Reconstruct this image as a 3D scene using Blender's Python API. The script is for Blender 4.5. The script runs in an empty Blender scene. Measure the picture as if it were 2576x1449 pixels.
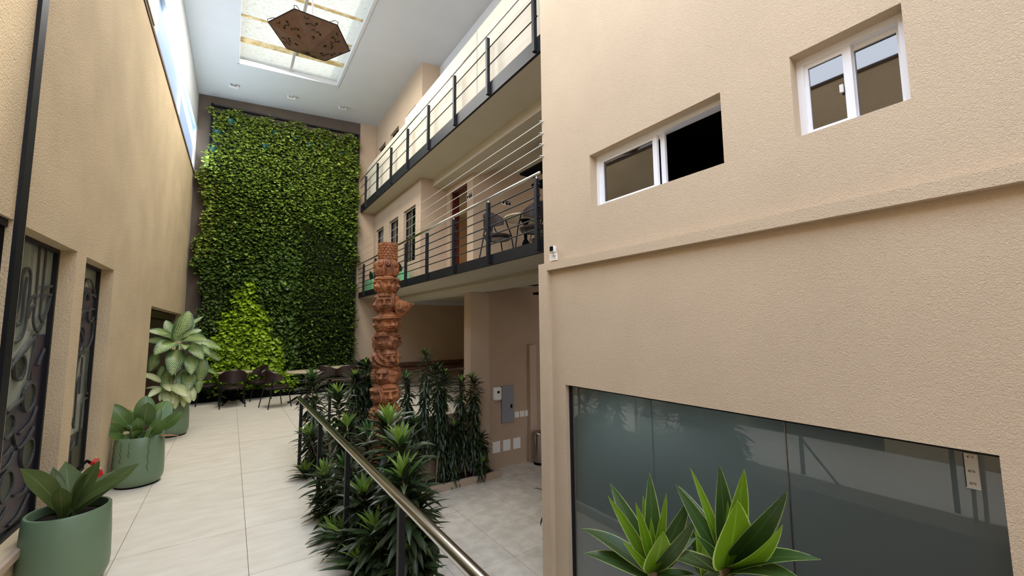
import bpy, bmesh, math, random
import numpy as np
from mathutils import Vector, Matrix
random.seed(7); rng = np.random.default_rng(7)
PI = math.pi; SC = bpy.context.scene; COL = SC.collection

# ------------------------------------------------------------------ camera
YAW, PIT, ROL = math.radians(34.296), math.radians(5.49), math.radians(-0.52)
CAM = Vector((0, 0, 1.7)); FPX = 1033.35
_f = Vector((math.sin(YAW)*math.cos(PIT), math.cos(YAW)*math.cos(PIT), math.sin(PIT)))
_r = Vector((math.cos(YAW), -math.sin(YAW), 0)); _u = _r.cross(_f)
R_ = _r*math.cos(ROL) + _u*math.sin(ROL); U_ = -_r*math.sin(ROL) + _u*math.cos(ROL)
cd = bpy.data.cameras.new('camera'); cam = bpy.data.objects.new('camera', cd); COL.objects.link(cam)
M = Matrix.Identity(4)
for i in range(3):
    M[i][0], M[i][1], M[i][2], M[i][3] = R_[i], U_[i], -_f[i], CAM[i]
cam.matrix_world = M
cd.sensor_width = 36; cd.lens = FPX/2576*36; cd.clip_start = .02; cd.clip_end = 200
SC.camera = cam

def at(ax, c, x, y):                      # point of the plane ax = c seen at pixel (x, y) of the 2576 x 1449 photograph
    d = R_*(x-1288) - U_*(y-724.5) + _f*FPX
    i = 'XYZ'.index(ax); t = (c-CAM[i])/d[i]
    return CAM + d*t

# ------------------------------------------------------------------ world, sun, exposure
w = bpy.data.worlds.new('sky'); SC.world = w; w.use_nodes = True
nt = w.node_tree; nt.nodes.clear()
out = nt.nodes.new('ShaderNodeOutputWorld'); bg = nt.nodes.new('ShaderNodeBackground')
tc = nt.nodes.new('ShaderNodeTexCoord'); sep = nt.nodes.new('ShaderNodeSeparateXYZ'); cr = nt.nodes.new('ShaderNodeValToRGB')
nt.links.new(tc.outputs['Generated'], sep.inputs[0]); nt.links.new(sep.outputs['Z'], cr.inputs[0])
cr.color_ramp.elements[0].position = 0.0; cr.color_ramp.elements[0].color = (.97, .97, 1, 1)
cr.color_ramp.elements[1].position = .9; cr.color_ramp.elements[1].color = (.62, .75, 1, 1)
nt.links.new(cr.outputs[0], bg.inputs[0]); bg.inputs[1].default_value = 3.2
nt.links.new(bg.outputs[0], out.inputs[0])
sd = bpy.data.lights.new('sun', 'SUN'); sd.energy = 2.2; sd.angle = math.radians(3); sd.color = (1, .95, .86)
sun = bpy.data.objects.new('sun', sd); COL.objects.link(sun)
sun.rotation_euler = Vector((-.62, -.25, -.9)).to_track_quat('-Z', 'Y').to_euler()
def area(name, loc, rot, sx, sy, power, color):
    l = bpy.data.lights.new(name, 'AREA'); l.shape = 'RECTANGLE'; l.size = sx; l.size_y = sy; l.energy = power; l.color = color
    o = bpy.data.objects.new(name, l); COL.objects.link(o); o.location = loc; o.rotation_euler = rot; return o
# daylight through the skylight's sheets and through the clerestory
area('skylight_daylight', (.92, 8.6, 7.9), (0, 0, 0), 1.9, 4.2, 225, (1, .97, .92))
area('clerestory_daylight', (-.93, 10.0, 6.1), (0, -PI/2-.5, 0), .8, 5, 85, (.70, .84, 1))
SC.view_settings.view_transform = 'Standard'; SC.view_settings.look = 'None'
SC.view_settings.gamma = 1; SC.view_settings.use_curve_mapping = False; SC.view_settings.exposure = 0.5

# ------------------------------------------------------------------ helpers
def srgb(r, g, b):
    f = lambda c: (c/255/12.92) if c/255 <= .04045 else ((c/255+.055)/1.055)**2.4
    return (f(r), f(g), f(b), 1)
def tag(o, label=None, cat=None, group=None, kind=None):
    if label: o['label'] = label
    if cat: o['category'] = cat
    if group: o['group'] = group
    if kind: o['kind'] = kind
    return o
def empty(name, loc, label, cat, rotz=0, group=None, kind=None):
    o = bpy.data.objects.new(name, None); COL.objects.link(o); o.location = loc; o.rotation_euler = (0, 0, rotz)
    o.empty_display_size = .1
    return tag(o, label, cat, group, kind)
def link(name, me, parent=None, mw=None):
    o = bpy.data.objects.new(name, me); COL.objects.link(o)
    if parent is not None: o.parent = parent
    if mw is not None: o.matrix_local = mw
    return o
def mesh(name, V, F, mats, smooth=False, uv=None, mi=None):
    me = bpy.data.meshes.new(name); me.from_pydata([tuple(v) for v in V], [], F)
    for m in (mats if isinstance(mats, (list, tuple)) else [mats]): me.materials.append(m)
    if smooth: me.polygons.foreach_set('use_smooth', [True]*len(me.polygons))
    if mi is not None: me.polygons.foreach_set('material_index', mi)
    if uv is not None:
        l = me.uv_layers.new(name='UVMap'); vi = np.empty(len(me.loops), dtype=np.int32)
        me.loops.foreach_get('vertex_index', vi); l.data.foreach_set('uv', np.asarray(uv, dtype=np.float32)[vi].ravel())
    me.update(); return me
class MB:                                  # collects shapes and links them as one mesh object
    def __init__(s): s.V = []; s.F = []
    def add(s, V, F):
        n = len(s.V); s.V += [tuple(v) for v in V]; s.F += [tuple(i+n for i in f) for f in F]; return s
    def box(s, x0, x1, y0, y1, z0, z1, f=None):
        V = [(x, y, z) for x in (x0, x1) for y in (y0, y1) for z in (z0, z1)]
        if f: V = [f(*v) for v in V]
        return s.add(V, [(0, 1, 3, 2), (4, 6, 7, 5), (0, 4, 5, 1), (2, 3, 7, 6), (0, 2, 6, 4), (1, 5, 7, 3)])
    def tube(s, pts, r, n=8, cap=True):
        pts = [Vector(p) for p in pts]; rr = r if isinstance(r, (list, tuple)) else [r]*len(pts); V = []; F = []
        prev = None
        for i, p in enumerate(pts):
            t = (pts[min(i+1, len(pts)-1)] - pts[max(i-1, 0)]).normalized()
            if prev is None:
                a = Vector((0, 0, 1)) if abs(t.z) < .9 else Vector((1, 0, 0)); u = t.cross(a).normalized()
            else: u = (prev - t*prev.dot(t)).normalized()
            prev = u; v = t.cross(u)
            for k in range(n):
                c, q = math.cos(2*PI*k/n), math.sin(2*PI*k/n); V.append(p + (u*c + v*q)*rr[i])
        for i in range(len(pts)-1):
            for k in range(n):
                F.append((i*n+k, i*n+(k+1) % n, (i+1)*n+(k+1) % n, (i+1)*n+k))
        if cap: F.append(tuple(range(n))[::-1]); F.append(tuple((len(pts)-1)*n+k for k in range(n)))
        return s.add(V, F)
    def lathe(s, prof, n=32, c=(0, 0, 0), close=False):
        V = []; F = []
        for r, z in prof:
            for k in range(n): V.append((c[0]+r*math.cos(2*PI*k/n), c[1]+r*math.sin(2*PI*k/n), c[2]+z))
        for i in range(len(prof)-1):
            for k in range(n): F.append((i*n+k, i*n+(k+1) % n, (i+1)*n+(k+1) % n, (i+1)*n+k))
        if prof[0][0] > 1e-4: F.append(tuple(range(n))[::-1])
        if prof[-1][0] > 1e-4: F.append(tuple((len(prof)-1)*n+k for k in range(n)))
        return s.add(V, F)
    def build(s, name, mat, parent=None, smooth=False, bevel=0, loc=None):
        me = mesh(name, s.V, s.F, mat, smooth)
        o = link(name, me, parent)
        if loc is not None: o.location = loc
        if bevel:
            b = o.modifiers.new('bevel', 'BEVEL'); b.width = bevel; b.segments = 2; b.limit_method = 'ANGLE'
        if smooth:
            b2 = me.polygons
        return o
def box(name, x0, x1, y0, y1, z0, z1, mat, parent=None, bevel=0):
    return MB().box(x0, x1, y0, y1, z0, z1).build(name, mat, parent, bevel=bevel)
def flat_smooth(o, ang=40):                # smooth shading with sharp edges kept
    me = o.data; me.polygons.foreach_set('use_smooth', [True]*len(me.polygons))
    bm = bmesh.new(); bm.from_mesh(me)
    for e in bm.edges:
        if len(e.link_faces) == 2 and e.calc_face_angle(0) > math.radians(ang): e.smooth = False
    bm.to_mesh(me); bm.free(); return o

# ------------------------------------------------------------------ materials
def N(nt, t, **k):
    n = nt.nodes.new(t)
    for a, b in k.items(): setattr(n, a, b)
    return n
def mat(name, col, rough=.6, metal=0, spec=.5, bump=0, bscale=60, bdetail=4, bdist=1.0, var=0, vscale=3, col2=None, coat=0, stretch=None, bdepth=.01, rnd=0, transl=0, kind='noise'):
    m = bpy.data.materials.new(name); m.use_nodes = True; nt = m.node_tree; L = nt.links.new
    p = nt.nodes['Principled BSDF']; p.inputs['Base Color'].default_value = col; p.inputs['Roughness'].default_value = rough
    p.inputs['Metallic'].default_value = metal; p.inputs['Specular IOR Level'].default_value = spec
    if coat: p.inputs['Coat Weight'].default_value = coat; p.inputs['Coat Roughness'].default_value = .08
    geo = N(nt, 'ShaderNodeNewGeometry'); src = geo.outputs['Position']
    if stretch:
        mp = N(nt, 'ShaderNodeMapping'); mp.inputs['Scale'].default_value = stretch; L(src, mp.inputs[0]); src = mp.outputs[0]
    colout = None
    if var or col2:
        n = N(nt, 'ShaderNodeTexNoise'); n.inputs['Scale'].default_value = vscale; n.inputs['Detail'].default_value = 5; L(src, n.inputs['Vector'])
        r = N(nt, 'ShaderNodeValToRGB'); r.color_ramp.elements[0].position = .35; r.color_ramp.elements[1].position = .65
        c2 = col2 or tuple(min(1, c*(1-var)) for c in col[:3])+(1,)
        r.color_ramp.elements[0].color = c2; r.color_ramp.elements[1].color = col
        L(n.outputs['Fac'], r.inputs[0]); colout = r.outputs[0]; L(colout, p.inputs['Base Color'])
    if rnd:
        oi = N(nt, 'ShaderNodeObjectInfo'); h = N(nt, 'ShaderNodeHueSaturation')
        mr = N(nt, 'ShaderNodeMapRange'); mr.inputs['To Min'].default_value = 1-rnd; mr.inputs['To Max'].default_value = 1+rnd; L(oi.outputs['Random'], mr.inputs[0])
        L(mr.outputs[0], h.inputs['Value']); h.inputs['Color'].default_value = col
        if colout: L(colout, h.inputs['Color'])
        colout = h.outputs[0]; L(colout, p.inputs['Base Color'])
    if bump:
        b = N(nt, 'ShaderNodeBump'); b.inputs['Strength'].default_value = bump; b.inputs['Distance'].default_value = bdepth
        if kind == 'voronoi':
            n = N(nt, 'ShaderNodeTexVoronoi'); n.feature = 'SMOOTH_F1'; n.inputs['Scale'].default_value = bscale; L(src, n.inputs['Vector']); L(n.outputs['Distance'], b.inputs['Height'])
        else:
            n = N(nt, 'ShaderNodeTexNoise'); n.inputs['Scale'].default_value = bscale; n.inputs['Detail'].default_value = bdetail
            n.inputs['Distortion'].default_value = bdist-1; L(src, n.inputs['Vector']); L(n.outputs['Fac'], b.inputs['Height'])
        L(b.outputs[0], p.inputs['Normal'])
    if transl:
        t = N(nt, 'ShaderNodeBsdfTranslucent'); mx = N(nt, 'ShaderNodeMixShader'); mx.inputs[0].default_value = transl
        t.inputs[0].default_value = col
        if colout: L(colout, t.inputs[0])
        L(p.outputs[0], mx.inputs[1]); L(t.outputs[0], mx.inputs[2]); L(mx.outputs[0], nt.nodes['Material Output'].inputs[0])
    return m
def leafmat(name, col, col2, edge=None, vein=None, rough=.38, transl=.25, rnd=.25, spec=.4):
    """leaf: colour by noise, lighter midrib/edge or cream chevrons between the veins, from the leaf's own UV"""
    m = bpy.data.materials.new(name); m.use_nodes = True; nt = m.node_tree; L = nt.links.new
    p = nt.nodes['Principled BSDF']; p.inputs['Roughness'].default_value = rough; p.inputs['Specular IOR Level'].default_value = spec
    uv = N(nt, 'ShaderNodeUVMap'); sp = N(nt, 'ShaderNodeSeparateXYZ'); L(uv.outputs[0], sp.inputs[0])
    ab = N(nt, 'ShaderNodeMath', operation='ABSOLUTE'); L(sp.outputs['X'], ab.inputs[0])
    geo = N(nt, 'ShaderNodeNewGeometry')
    n = N(nt, 'ShaderNodeTexNoise'); n.inputs['Scale'].default_value = 9; L(geo.outputs['Position'], n.inputs['Vector'])
    mx = N(nt, 'ShaderNodeMix', data_type='RGBA'); mx.inputs[6].default_value = col; mx.inputs[7].default_value = col2; L(n.outputs['Fac'], mx.inputs[0])
    c = mx.outputs[2]
    if vein:                               # dieffenbachia: cream streaks along side veins
        n2 = N(nt, 'ShaderNodeTexNoise'); n2.inputs['Scale'].default_value = 7; L(uv.outputs[0], n2.inputs['Vector'])
        a = N(nt, 'ShaderNodeMath', operation='MULTIPLY_ADD'); L(ab.outputs[0], a.inputs[0]); a.inputs[1].default_value = -.32; L(sp.outputs['Y'], a.inputs[2])
        a1 = N(nt, 'ShaderNodeMath', operation='MULTIPLY_ADD'); L(n2.outputs['Fac'], a1.inputs[0]); a1.inputs[1].default_value = .06; L(a.outputs[0], a1.inputs[2])
        a2 = N(nt, 'ShaderNodeMath', operation='MULTIPLY'); L(a1.outputs[0], a2.inputs[0]); a2.inputs[1].default_value = 88
        si = N(nt, 'ShaderNodeMath', operation='SINE'); L(a2.outputs[0], si.inputs[0])
        n3 = N(nt, 'ShaderNodeTexNoise'); n3.inputs['Scale'].default_value = 3.0; L(uv.outputs[0], n3.inputs['Vector'])
        ad = N(nt, 'ShaderNodeMath', operation='MULTIPLY_ADD'); L(ab.outputs[0], ad.inputs[0]); ad.inputs[1].default_value = -1.7; L(si.outputs[0], ad.inputs[2])
        ae = N(nt, 'ShaderNodeMath', operation='MULTIPLY_ADD'); L(n3.outputs['Fac'], ae.inputs[0]); ae.inputs[1].default_value = 1.6; L(ad.outputs[0], ae.inputs[2])
        mr = N(nt, 'ShaderNodeMapRange'); mr.inputs['From Min'].default_value = vein[1]; mr.inputs['From Max'].default_value = vein[1]+.5; L(ae.outputs[0], mr.inputs[0])
        mv = N(nt, 'ShaderNodeMix', data_type='RGBA'); L(mr.outputs[0], mv.inputs[0]); L(c, mv.inputs[6]); mv.inputs[7].default_value = vein[0]; c = mv.outputs[2]
    if edge:
        mr = N(nt, 'ShaderNodeMapRange'); mr.inputs['From Min'].default_value = .86; mr.inputs['From Max'].default_value = .93; L(ab.outputs[0], mr.inputs[0])
        mv = N(nt, 'ShaderNodeMix', data_type='RGBA'); L(mr.outputs[0], mv.inputs[0]); L(c, mv.inputs[6]); mv.inputs[7].default_value = edge; c = mv.outputs[2]
    mr = N(nt, 'ShaderNodeMapRange'); mr.inputs['From Min'].default_value = .03; mr.inputs['From Max'].default_value = .09; mr.inputs['To Min'].default_value = .55; mr.inputs['To Max'].default_value = 0; L(ab.outputs[0], mr.inputs[0])
    mv = N(nt, 'ShaderNodeMix', data_type='RGBA'); L(mr.outputs[0], mv.inputs[0]); L(c, mv.inputs[6]); mv.inputs[7].default_value = tuple(min(1, x*1.5+.01) for x in col2[:3])+(1,); c = mv.outputs[2]
    oi = N(nt, 'ShaderNodeObjectInfo'); h = N(nt, 'ShaderNodeHueSaturation')
    r = N(nt, 'ShaderNodeMapRange'); r.inputs['To Min'].default_value = 1-rnd; r.inputs['To Max'].default_value = 1+rnd; L(oi.outputs['Random'], r.inputs[0]); L(r.outputs[0], h.inputs['Value']); L(c, h.inputs['Color'])
    L(h.outputs[0], p.inputs['Base Color'])
    t = N(nt, 'ShaderNodeBsdfTranslucent'); L(h.outputs[0], t.inputs[0]); ms = N(nt, 'ShaderNodeMixShader'); ms.inputs[0].default_value = transl
    L(p.outputs[0], ms.inputs[1]); L(t.outputs[0], ms.inputs[2]); L(ms.outputs[0], nt.nodes['Material Output'].inputs[0])
    return m
def glassmat(name, tint, refl=1.0, dark=.0, rough=.02):
    """clear pane: mirror reflection by Fresnel over tinted transparency"""
    m = bpy.data.materials.new(name); m.use_nodes = True; nt = m.node_tree; nt.nodes.clear(); L = nt.links.new
    o = N(nt, 'ShaderNodeOutputMaterial'); g = N(nt, 'ShaderNodeBsdfGlossy'); g.inputs['Roughness'].default_value = rough
    g.inputs['Color'].default_value = (refl, refl, refl, 1)
    t = N(nt, 'ShaderNodeBsdfTransparent'); t.inputs[0].default_value = tint
    fr = N(nt, 'ShaderNodeFresnel'); fr.inputs[0].default_value = 1.55
    ma = N(nt, 'ShaderNodeMath', operation='MULTIPLY_ADD'); L(fr.outputs[0], ma.inputs[0]); ma.inputs[1].default_value = 1.0; ma.inputs[2].default_value = dark
    mx = N(nt, 'ShaderNodeMixShader'); L(ma.outputs[0], mx.inputs[0]); L(t.outputs[0], mx.inputs[1]); L(g.outputs[0], mx.inputs[2]); L(mx.outputs[0], o.inputs[0])
    return m

STU_L = mat('stucco_left', srgb(212, 190, 154), .9, spec=.2, bump=.8, bscale=88, bdetail=3, bdist=1.6, bdepth=.012, var=.13, vscale=1.6)
STU_R = mat('stucco_right', srgb(206, 184, 155), .85, spec=.25, bump=.6, bscale=92, bdetail=2, bdist=2.2, bdepth=.012, var=.07, vscale=1.2)
PAINT = mat('beige_paint', srgb(184, 162, 138), .75, spec=.3, var=.05, vscale=2)
WHITE = mat('white_paint', srgb(204, 205, 206), .7, spec=.3, var=.03, vscale=2)
CREAM = mat('cream_panel', srgb(200, 190, 170), .6, spec=.3, var=.03, vscale=2)
SOFFIT = mat('soffit_paint', srgb(196, 188, 168), .7, spec=.3, var=.03, vscale=2)
DARKW = mat('dark_wall_paint', srgb(92, 82, 72), .8, spec=.2, var=.15, vscale=2)
BLACK = mat('black_steel', srgb(22, 23, 27), .5, spec=.3, var=.25, vscale=9)
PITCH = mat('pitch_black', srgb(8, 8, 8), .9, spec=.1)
STEEL = mat('polished_steel', srgb(190, 188, 182), .16, metal=1)
BRUSH = mat('brushed_steel', srgb(170, 160, 155), .25, metal=1)
WIREM = mat('wire_steel', srgb(225, 222, 210), .4, metal=.5)
ALU = mat('white_aluminium', srgb(240, 240, 242), .4, spec=.5)
TILE = mat('porcelain_tile', srgb(224, 215, 196), .45, spec=.4, col2=srgb(213, 203, 182), vscale=3.2, stretch=(1, 3, 1), rnd=.02, bump=.05, bscale=120)
TILE2 = mat('porcelain_tile_lower', srgb(210, 200, 182), .45, spec=.45, col2=srgb(188, 178, 160), vscale=6, rnd=.02, bump=.05, bscale=120)
GROUT = mat('grout', srgb(120, 108, 92), .9)
POTG = mat('sage_green_pot', srgb(112, 134, 104), .42, spec=.45, var=.08, vscale=5)
MINT = mat('mint_plastic', srgb(125, 190, 140), .35, spec=.5)
TEAL = mat('teal_plastic', srgb(16, 70, 74), .4, spec=.5)
SOIL = mat('soil', srgb(48, 34, 24), .95, bump=1, bscale=70, bdepth=.03, col2=srgb(24, 17, 12), vscale=40)
WOOD = mat('carved_wood', srgb(158, 102, 62), .55, spec=.45, col2=srgb(96, 56, 34), vscale=11, stretch=(1.5, 1.5, 1), bump=.8, bscale=70, bdepth=.008)
WOOD2 = mat('carved_wood_pale', srgb(172, 114, 70), .6, spec=.35, col2=srgb(140, 84, 54), vscale=14, bump=.4, bscale=110, bdepth=.006)
GROOVE = mat('groove_stain', srgb(62, 32, 20), .8)
BROWN = mat('dark_brown_wood', srgb(66, 38, 24), .5, col2=srgb(44, 25, 16), vscale=6, stretch=(8, 8, .6))
REDWOOD = mat('red_brown_frame', srgb(96, 36, 26), .4, col2=srgb(70, 26, 18), vscale=8)
BENCHM = mat('bench_wood', srgb(104, 72, 56), .55, var=.2, vscale=6)
LEATHER = mat('brown_leather', srgb(50, 35, 32), .38, spec=.5, var=.2, vscale=12)
MARBLE = mat('pale_stone_top', srgb(205, 190, 160), .35, col2=srgb(178, 160, 128), vscale=14)
BARK = mat('cane_bark', srgb(150, 128, 98), .8, var=.3, vscale=25)
LAMPM = mat('brown_painted_metal', srgb(132, 104, 86), .5, var=.2, vscale=10)
CUTM = mat('cut_out_marks', srgb(22, 12, 8), .9)
RED = mat('red_enamel', srgb(178, 26, 28), .3, spec=.5)
GRAYP = mat('grey_enamel', srgb(128, 128, 132), .45)
WPLA = mat('white_plastic', srgb(226, 222, 214), .4)
OLIVEG = mat('olive_grey_glass', srgb(152, 158, 144), .12, spec=.6, var=.15, vscale=4)
PURPG = mat('purple_mosaic_glass', srgb(46, 36, 62), .3, spec=.6, col2=srgb(26, 22, 34), vscale=40, bump=.5, bscale=150, bdepth=.004)
GREENG = mat('green_mosaic_glass', srgb(52, 64, 44), .3, spec=.6, col2=srgb(30, 38, 26), vscale=40, bump=.5, bscale=150, bdepth=.004)
IRONG = mat('grey_iron_scrolls', srgb(64, 66, 62), .5, spec=.5, var=.3, vscale=8, bump=.4, bscale=90)
DGLASS = glassmat('dark_window_glass', (.10, .11, .12, 1), dark=.05)
SGLASS = glassmat('sliding_window_glass', (.16, .17, .18, 1), dark=.1)
LG = leafmat('dracaena_leaf_dark', srgb(34, 44, 24), srgb(56, 72, 40), rnd=.35, rough=.34, transl=.15)
LGY = leafmat('dracaena_leaf_young', srgb(98, 132, 46), srgb(138, 168, 66), edge=srgb(164, 184, 104), rnd=.2, transl=.3)
LFG = leafmat('large_dracaena_leaf_dark', srgb(42, 68, 26), srgb(64, 92, 40), edge=srgb(160, 176, 108), rnd=.2, transl=.25)
LFY = leafmat('large_dracaena_leaf_bright', srgb(92, 130, 20), srgb(116, 152, 32), edge=srgb(186, 206, 110), rnd=.1, transl=.35)
LPH = leafmat('philodendron_leaf', srgb(72, 98, 46), srgb(98, 126, 62), rnd=.2, rough=.3, transl=.15)
LBN = leafmat('birds_nest_leaf', srgb(60, 76, 36), srgb(84, 96, 48), rnd=.2, rough=.5, spec=.25, transl=.15)
LDI = leafmat('dieffenbachia_leaf', srgb(58, 92, 54), srgb(84, 118, 70), vein=(srgb(192, 204, 128), .16), rnd=.15, transl=.2)
LDP = leafmat('pale_dieffenbachia_leaf', srgb(96, 122, 62), srgb(120, 140, 80), vein=(srgb(226, 228, 178), -.5), rnd=.12, transl=.2)
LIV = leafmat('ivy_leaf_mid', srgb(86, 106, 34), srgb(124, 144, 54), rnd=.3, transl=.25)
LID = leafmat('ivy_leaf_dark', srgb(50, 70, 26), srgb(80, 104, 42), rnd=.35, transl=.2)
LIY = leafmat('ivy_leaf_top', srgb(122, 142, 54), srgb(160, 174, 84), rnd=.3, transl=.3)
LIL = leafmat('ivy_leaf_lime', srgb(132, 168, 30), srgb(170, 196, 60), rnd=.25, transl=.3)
LDK = leafmat('dark_broad_leaf', srgb(24, 42, 24), srgb(40, 62, 34), rnd=.3, transl=.1)
DRY = leafmat('dry_leaf', srgb(150, 84, 66), srgb(176, 120, 90), rnd=.1, transl=.1)
# translucent roofing sheet with corrugation streaks
def sheetmat():
    m = bpy.data.materials.new('translucent_roof_sheet'); m.use_nodes = True; nt = m.node_tree; nt.nodes.clear(); L = nt.links.new
    o = N(nt, 'ShaderNodeOutputMaterial'); geo = N(nt, 'ShaderNodeNewGeometry')
    mp = N(nt, 'ShaderNodeMapping'); mp.inputs['Scale'].default_value = (9, 42, 1); L(geo.outputs['Position'], mp.inputs[0])
    n = N(nt, 'ShaderNodeTexNoise'); n.inputs['Scale'].default_value = 1.6; n.inputs['Detail'].default_value = 8; n.inputs['Roughness'].default_value = .75; L(mp.outputs[0], n.inputs['Vector'])
    r = N(nt, 'ShaderNodeValToRGB'); r.color_ramp.elements[0].position = .33; r.color_ramp.elements[1].position = .47
    r.color_ramp.elements[0].color = srgb(150, 143, 116); r.color_ramp.elements[1].color = srgb(192, 190, 180); L(n.outputs['Fac'], r.inputs[0])
    t = N(nt, 'ShaderNodeBsdfTranslucent'); L(r.outputs[0], t.inputs[0]); L(t.outputs[0], o.inputs[0]); return m
SHEET = sheetmat()
FROST = bpy.data.materials.new('frosted_white_pane'); FROST.use_nodes = True
_n = FROST.node_tree; _t = N(_n, 'ShaderNodeBsdfTranslucent'); _t.inputs[0].default_value = srgb(180, 190, 202); _m = N(_n, 'ShaderNodeMixShader'); _m.inputs[0].default_value = .75
_n.nodes['Principled BSDF'].inputs['Base Color'].default_value = srgb(200, 210, 220); _n.nodes['Principled BSDF'].inputs['Roughness'].default_value = .3
_n.links.new(_n.nodes['Principled BSDF'].outputs[0], _m.inputs[1]); _n.links.new(_t.outputs[0], _m.inputs[2]); _n.links.new(_m.outputs[0], _n.nodes['Material Output'].inputs[0])
# satin-film shop glass: clear reflecting face over a dim frosted body
SATIN = bpy.data.materials.new('satin_film_glass'); SATIN.use_nodes = True
_p = SATIN.node_tree.nodes['Principled BSDF']; _p.inputs['Base Color'].default_value = srgb(118, 130, 127); _p.inputs['Roughness'].default_value = .45
_p.inputs['Transmission Weight'].default_value = .82; _p.inputs['Coat Weight'].default_value = 1; _p.inputs['Coat Roughness'].default_value = .0; _p.inputs['Coat IOR'].default_value = 1.9

# ------------------------------------------------------------------ setting
FL = -1.275; YF = 12.68; XR = 3.06
def XL(y): return -1.035 + .0125*(y-6.2)
def LW(u, w_, z): return (XL(u)-w_, u, z)             # left wall: u along it, w_ into it
def wall_holes(name, f, u0, u1, z0, z1, th, holes, m, parent=None, wfront=0):
    """slab with real openings, front face at depth wfront, thickness th"""
    us = sorted(set([u0, u1]+[h[0] for h in holes]+[h[1] for h in holes])); zs = sorted(set([z0, z1]+[h[2] for h in holes]+[h[3] for h in holes]))
    us = [u for u in us if u0 <= u <= u1]; zs = [z for z in zs if z0 <= z <= z1]
    solid = {}
    for i in range(len(us)-1):
        for j in range(len(zs)-1):
            cu, cz = (us[i]+us[i+1])/2, (zs[j]+zs[j+1])/2
            solid[i, j] = not any(h[0] < cu < h[1] and h[2] < cz < h[3] for h in holes)
    idx = {}; V = []; F = []
    def v(i, j, k):
        if (i, j, k) not in idx: idx[i, j, k] = len(V); V.append(f(us[i], wfront+th*k, zs[j]))
        return idx[i, j, k]
    for (i, j), s in solid.items():
        if not s: continue
        F.append((v(i, j, 0), v(i, j+1, 0), v(i+1, j+1, 0), v(i+1, j, 0))); F.append((v(i, j, 1), v(i+1, j, 1), v(i+1, j+1, 1), v(i, j+1, 1)))
        for (di, dj, a, b) in ((-1, 0, (i, j), (i, j+1)), (1, 0, (i+1, j+1), (i+1, j)), (0, -1, (i+1, j), (i, j)), (0, 1, (i, j+1), (i+1, j+1))):
            if not solid.get((i+di, j+dj), False):
                F.append((v(a[0], a[1], 0), v(a[0], a[1], 1), v(b[0], b[1], 1), v(b[0], b[1], 0)))
    bm = bmesh.new(); me = mesh(name, V, F, m); bm.from_mesh(me); bmesh.ops.recalc_face_normals(bm, faces=bm.faces); bm.to_mesh(me); bm.free()
    return link(name, me, parent)
def struct(o, label, cat): return tag(o, label, cat, kind='structure')

# left wall with the dark entrance, two tall windows and the wooden door recess
WIN = [(3.71, 4.68, .345, 2.342), (4.925, 5.858, .345, 2.335)]
lw = wall_holes('wall_left', LW, -5, YF, -.05, 5.6, .26, [(1.9, 3.545, -.05, 2.345), (8.2, 12.4, -.05, 2.075), (-5, 4.6, 5.42, 5.6)]+WIN, STU_L)
struct(lw, 'tall sand coloured stucco wall along the left of the walkway', 'wall')
MB().box(4.6, YF, -.012, .3, 5.6, 5.66, f=LW).box(-5, 4.6, -.012, .3, 5.42, 5.47, f=LW).build('coping', mat('dark_coping', srgb(84, 62, 48), .8), lw)
tag(MB().box(3.545, 3.64, -.02, -.001, 0, 5.42, f=LW).build('drain_strip', BLACK), 'long dark grey vertical strip on the left wall beside the dark entrance', 'pipe')
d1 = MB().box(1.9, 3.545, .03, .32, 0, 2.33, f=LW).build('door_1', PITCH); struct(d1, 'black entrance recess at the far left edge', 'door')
MB().box(1.9, 3.545, .02, .03, 2.30, 2.345, f=LW).build('door_frame', BLACK, d1)

# mosaic windows with iron scrolls
def ribbon(pts, wd, dp, w0, closed=False):                         # flat bar following a path in the (u, z) plane
    n = len(pts); V = []; F = []
    for i in range(n):
        a = pts[(i-1) % n if closed else max(i-1, 0)]; b = pts[(i+1) % n if closed else min(i+1, n-1)]
        t = Vector((b[0]-a[0], b[1]-a[1])); t = t.normalized() if t.length > 1e-6 else Vector((1, 0)); nn = Vector((-t.y, t.x))*wd/2
        for s, k in ((1, 0), (1, 1), (-1, 1), (-1, 0)): V.append(LW(pts[i][0]+nn.x*s, w0-dp*k*1.0, pts[i][1]+nn.y*s))
    m = n if closed else n-1
    for i in range(m):
        j = (i+1) % n
        for k in range(4): F.append((i*4+k, i*4+(k+1) % 4, j*4+(k+1) % 4, j*4+k))
    if not closed: F += [(0, 1, 2, 3), ((n-1)*4+3, (n-1)*4+2, (n-1)*4+1, (n-1)*4)]
    return V, F
def smoothpath(pts, k=4):
    out_ = []
    for i in range(len(pts)-1):
        p0, p1, p2, p3 = pts[max(i-1, 0)], pts[i], pts[i+1], pts[min(i+2, len(pts)-1)]
        for s in range(k):
            t = s/k
            out_.append(tuple(.5*((2*p1[d])+(-p0[d]+p2[d])*t+(2*p0[d]-5*p1[d]+4*p2[d]-p3[d])*t*t+(-p0[d]+3*p1[d]-3*p2[d]+p3[d])*t**3) for d in range(2)))
    out_.append(tuple(pts[-1])); return out_
def uz(px, py): p = at('X', XL(4.6)-.095, px, py); return (p.y, p.z)
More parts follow.
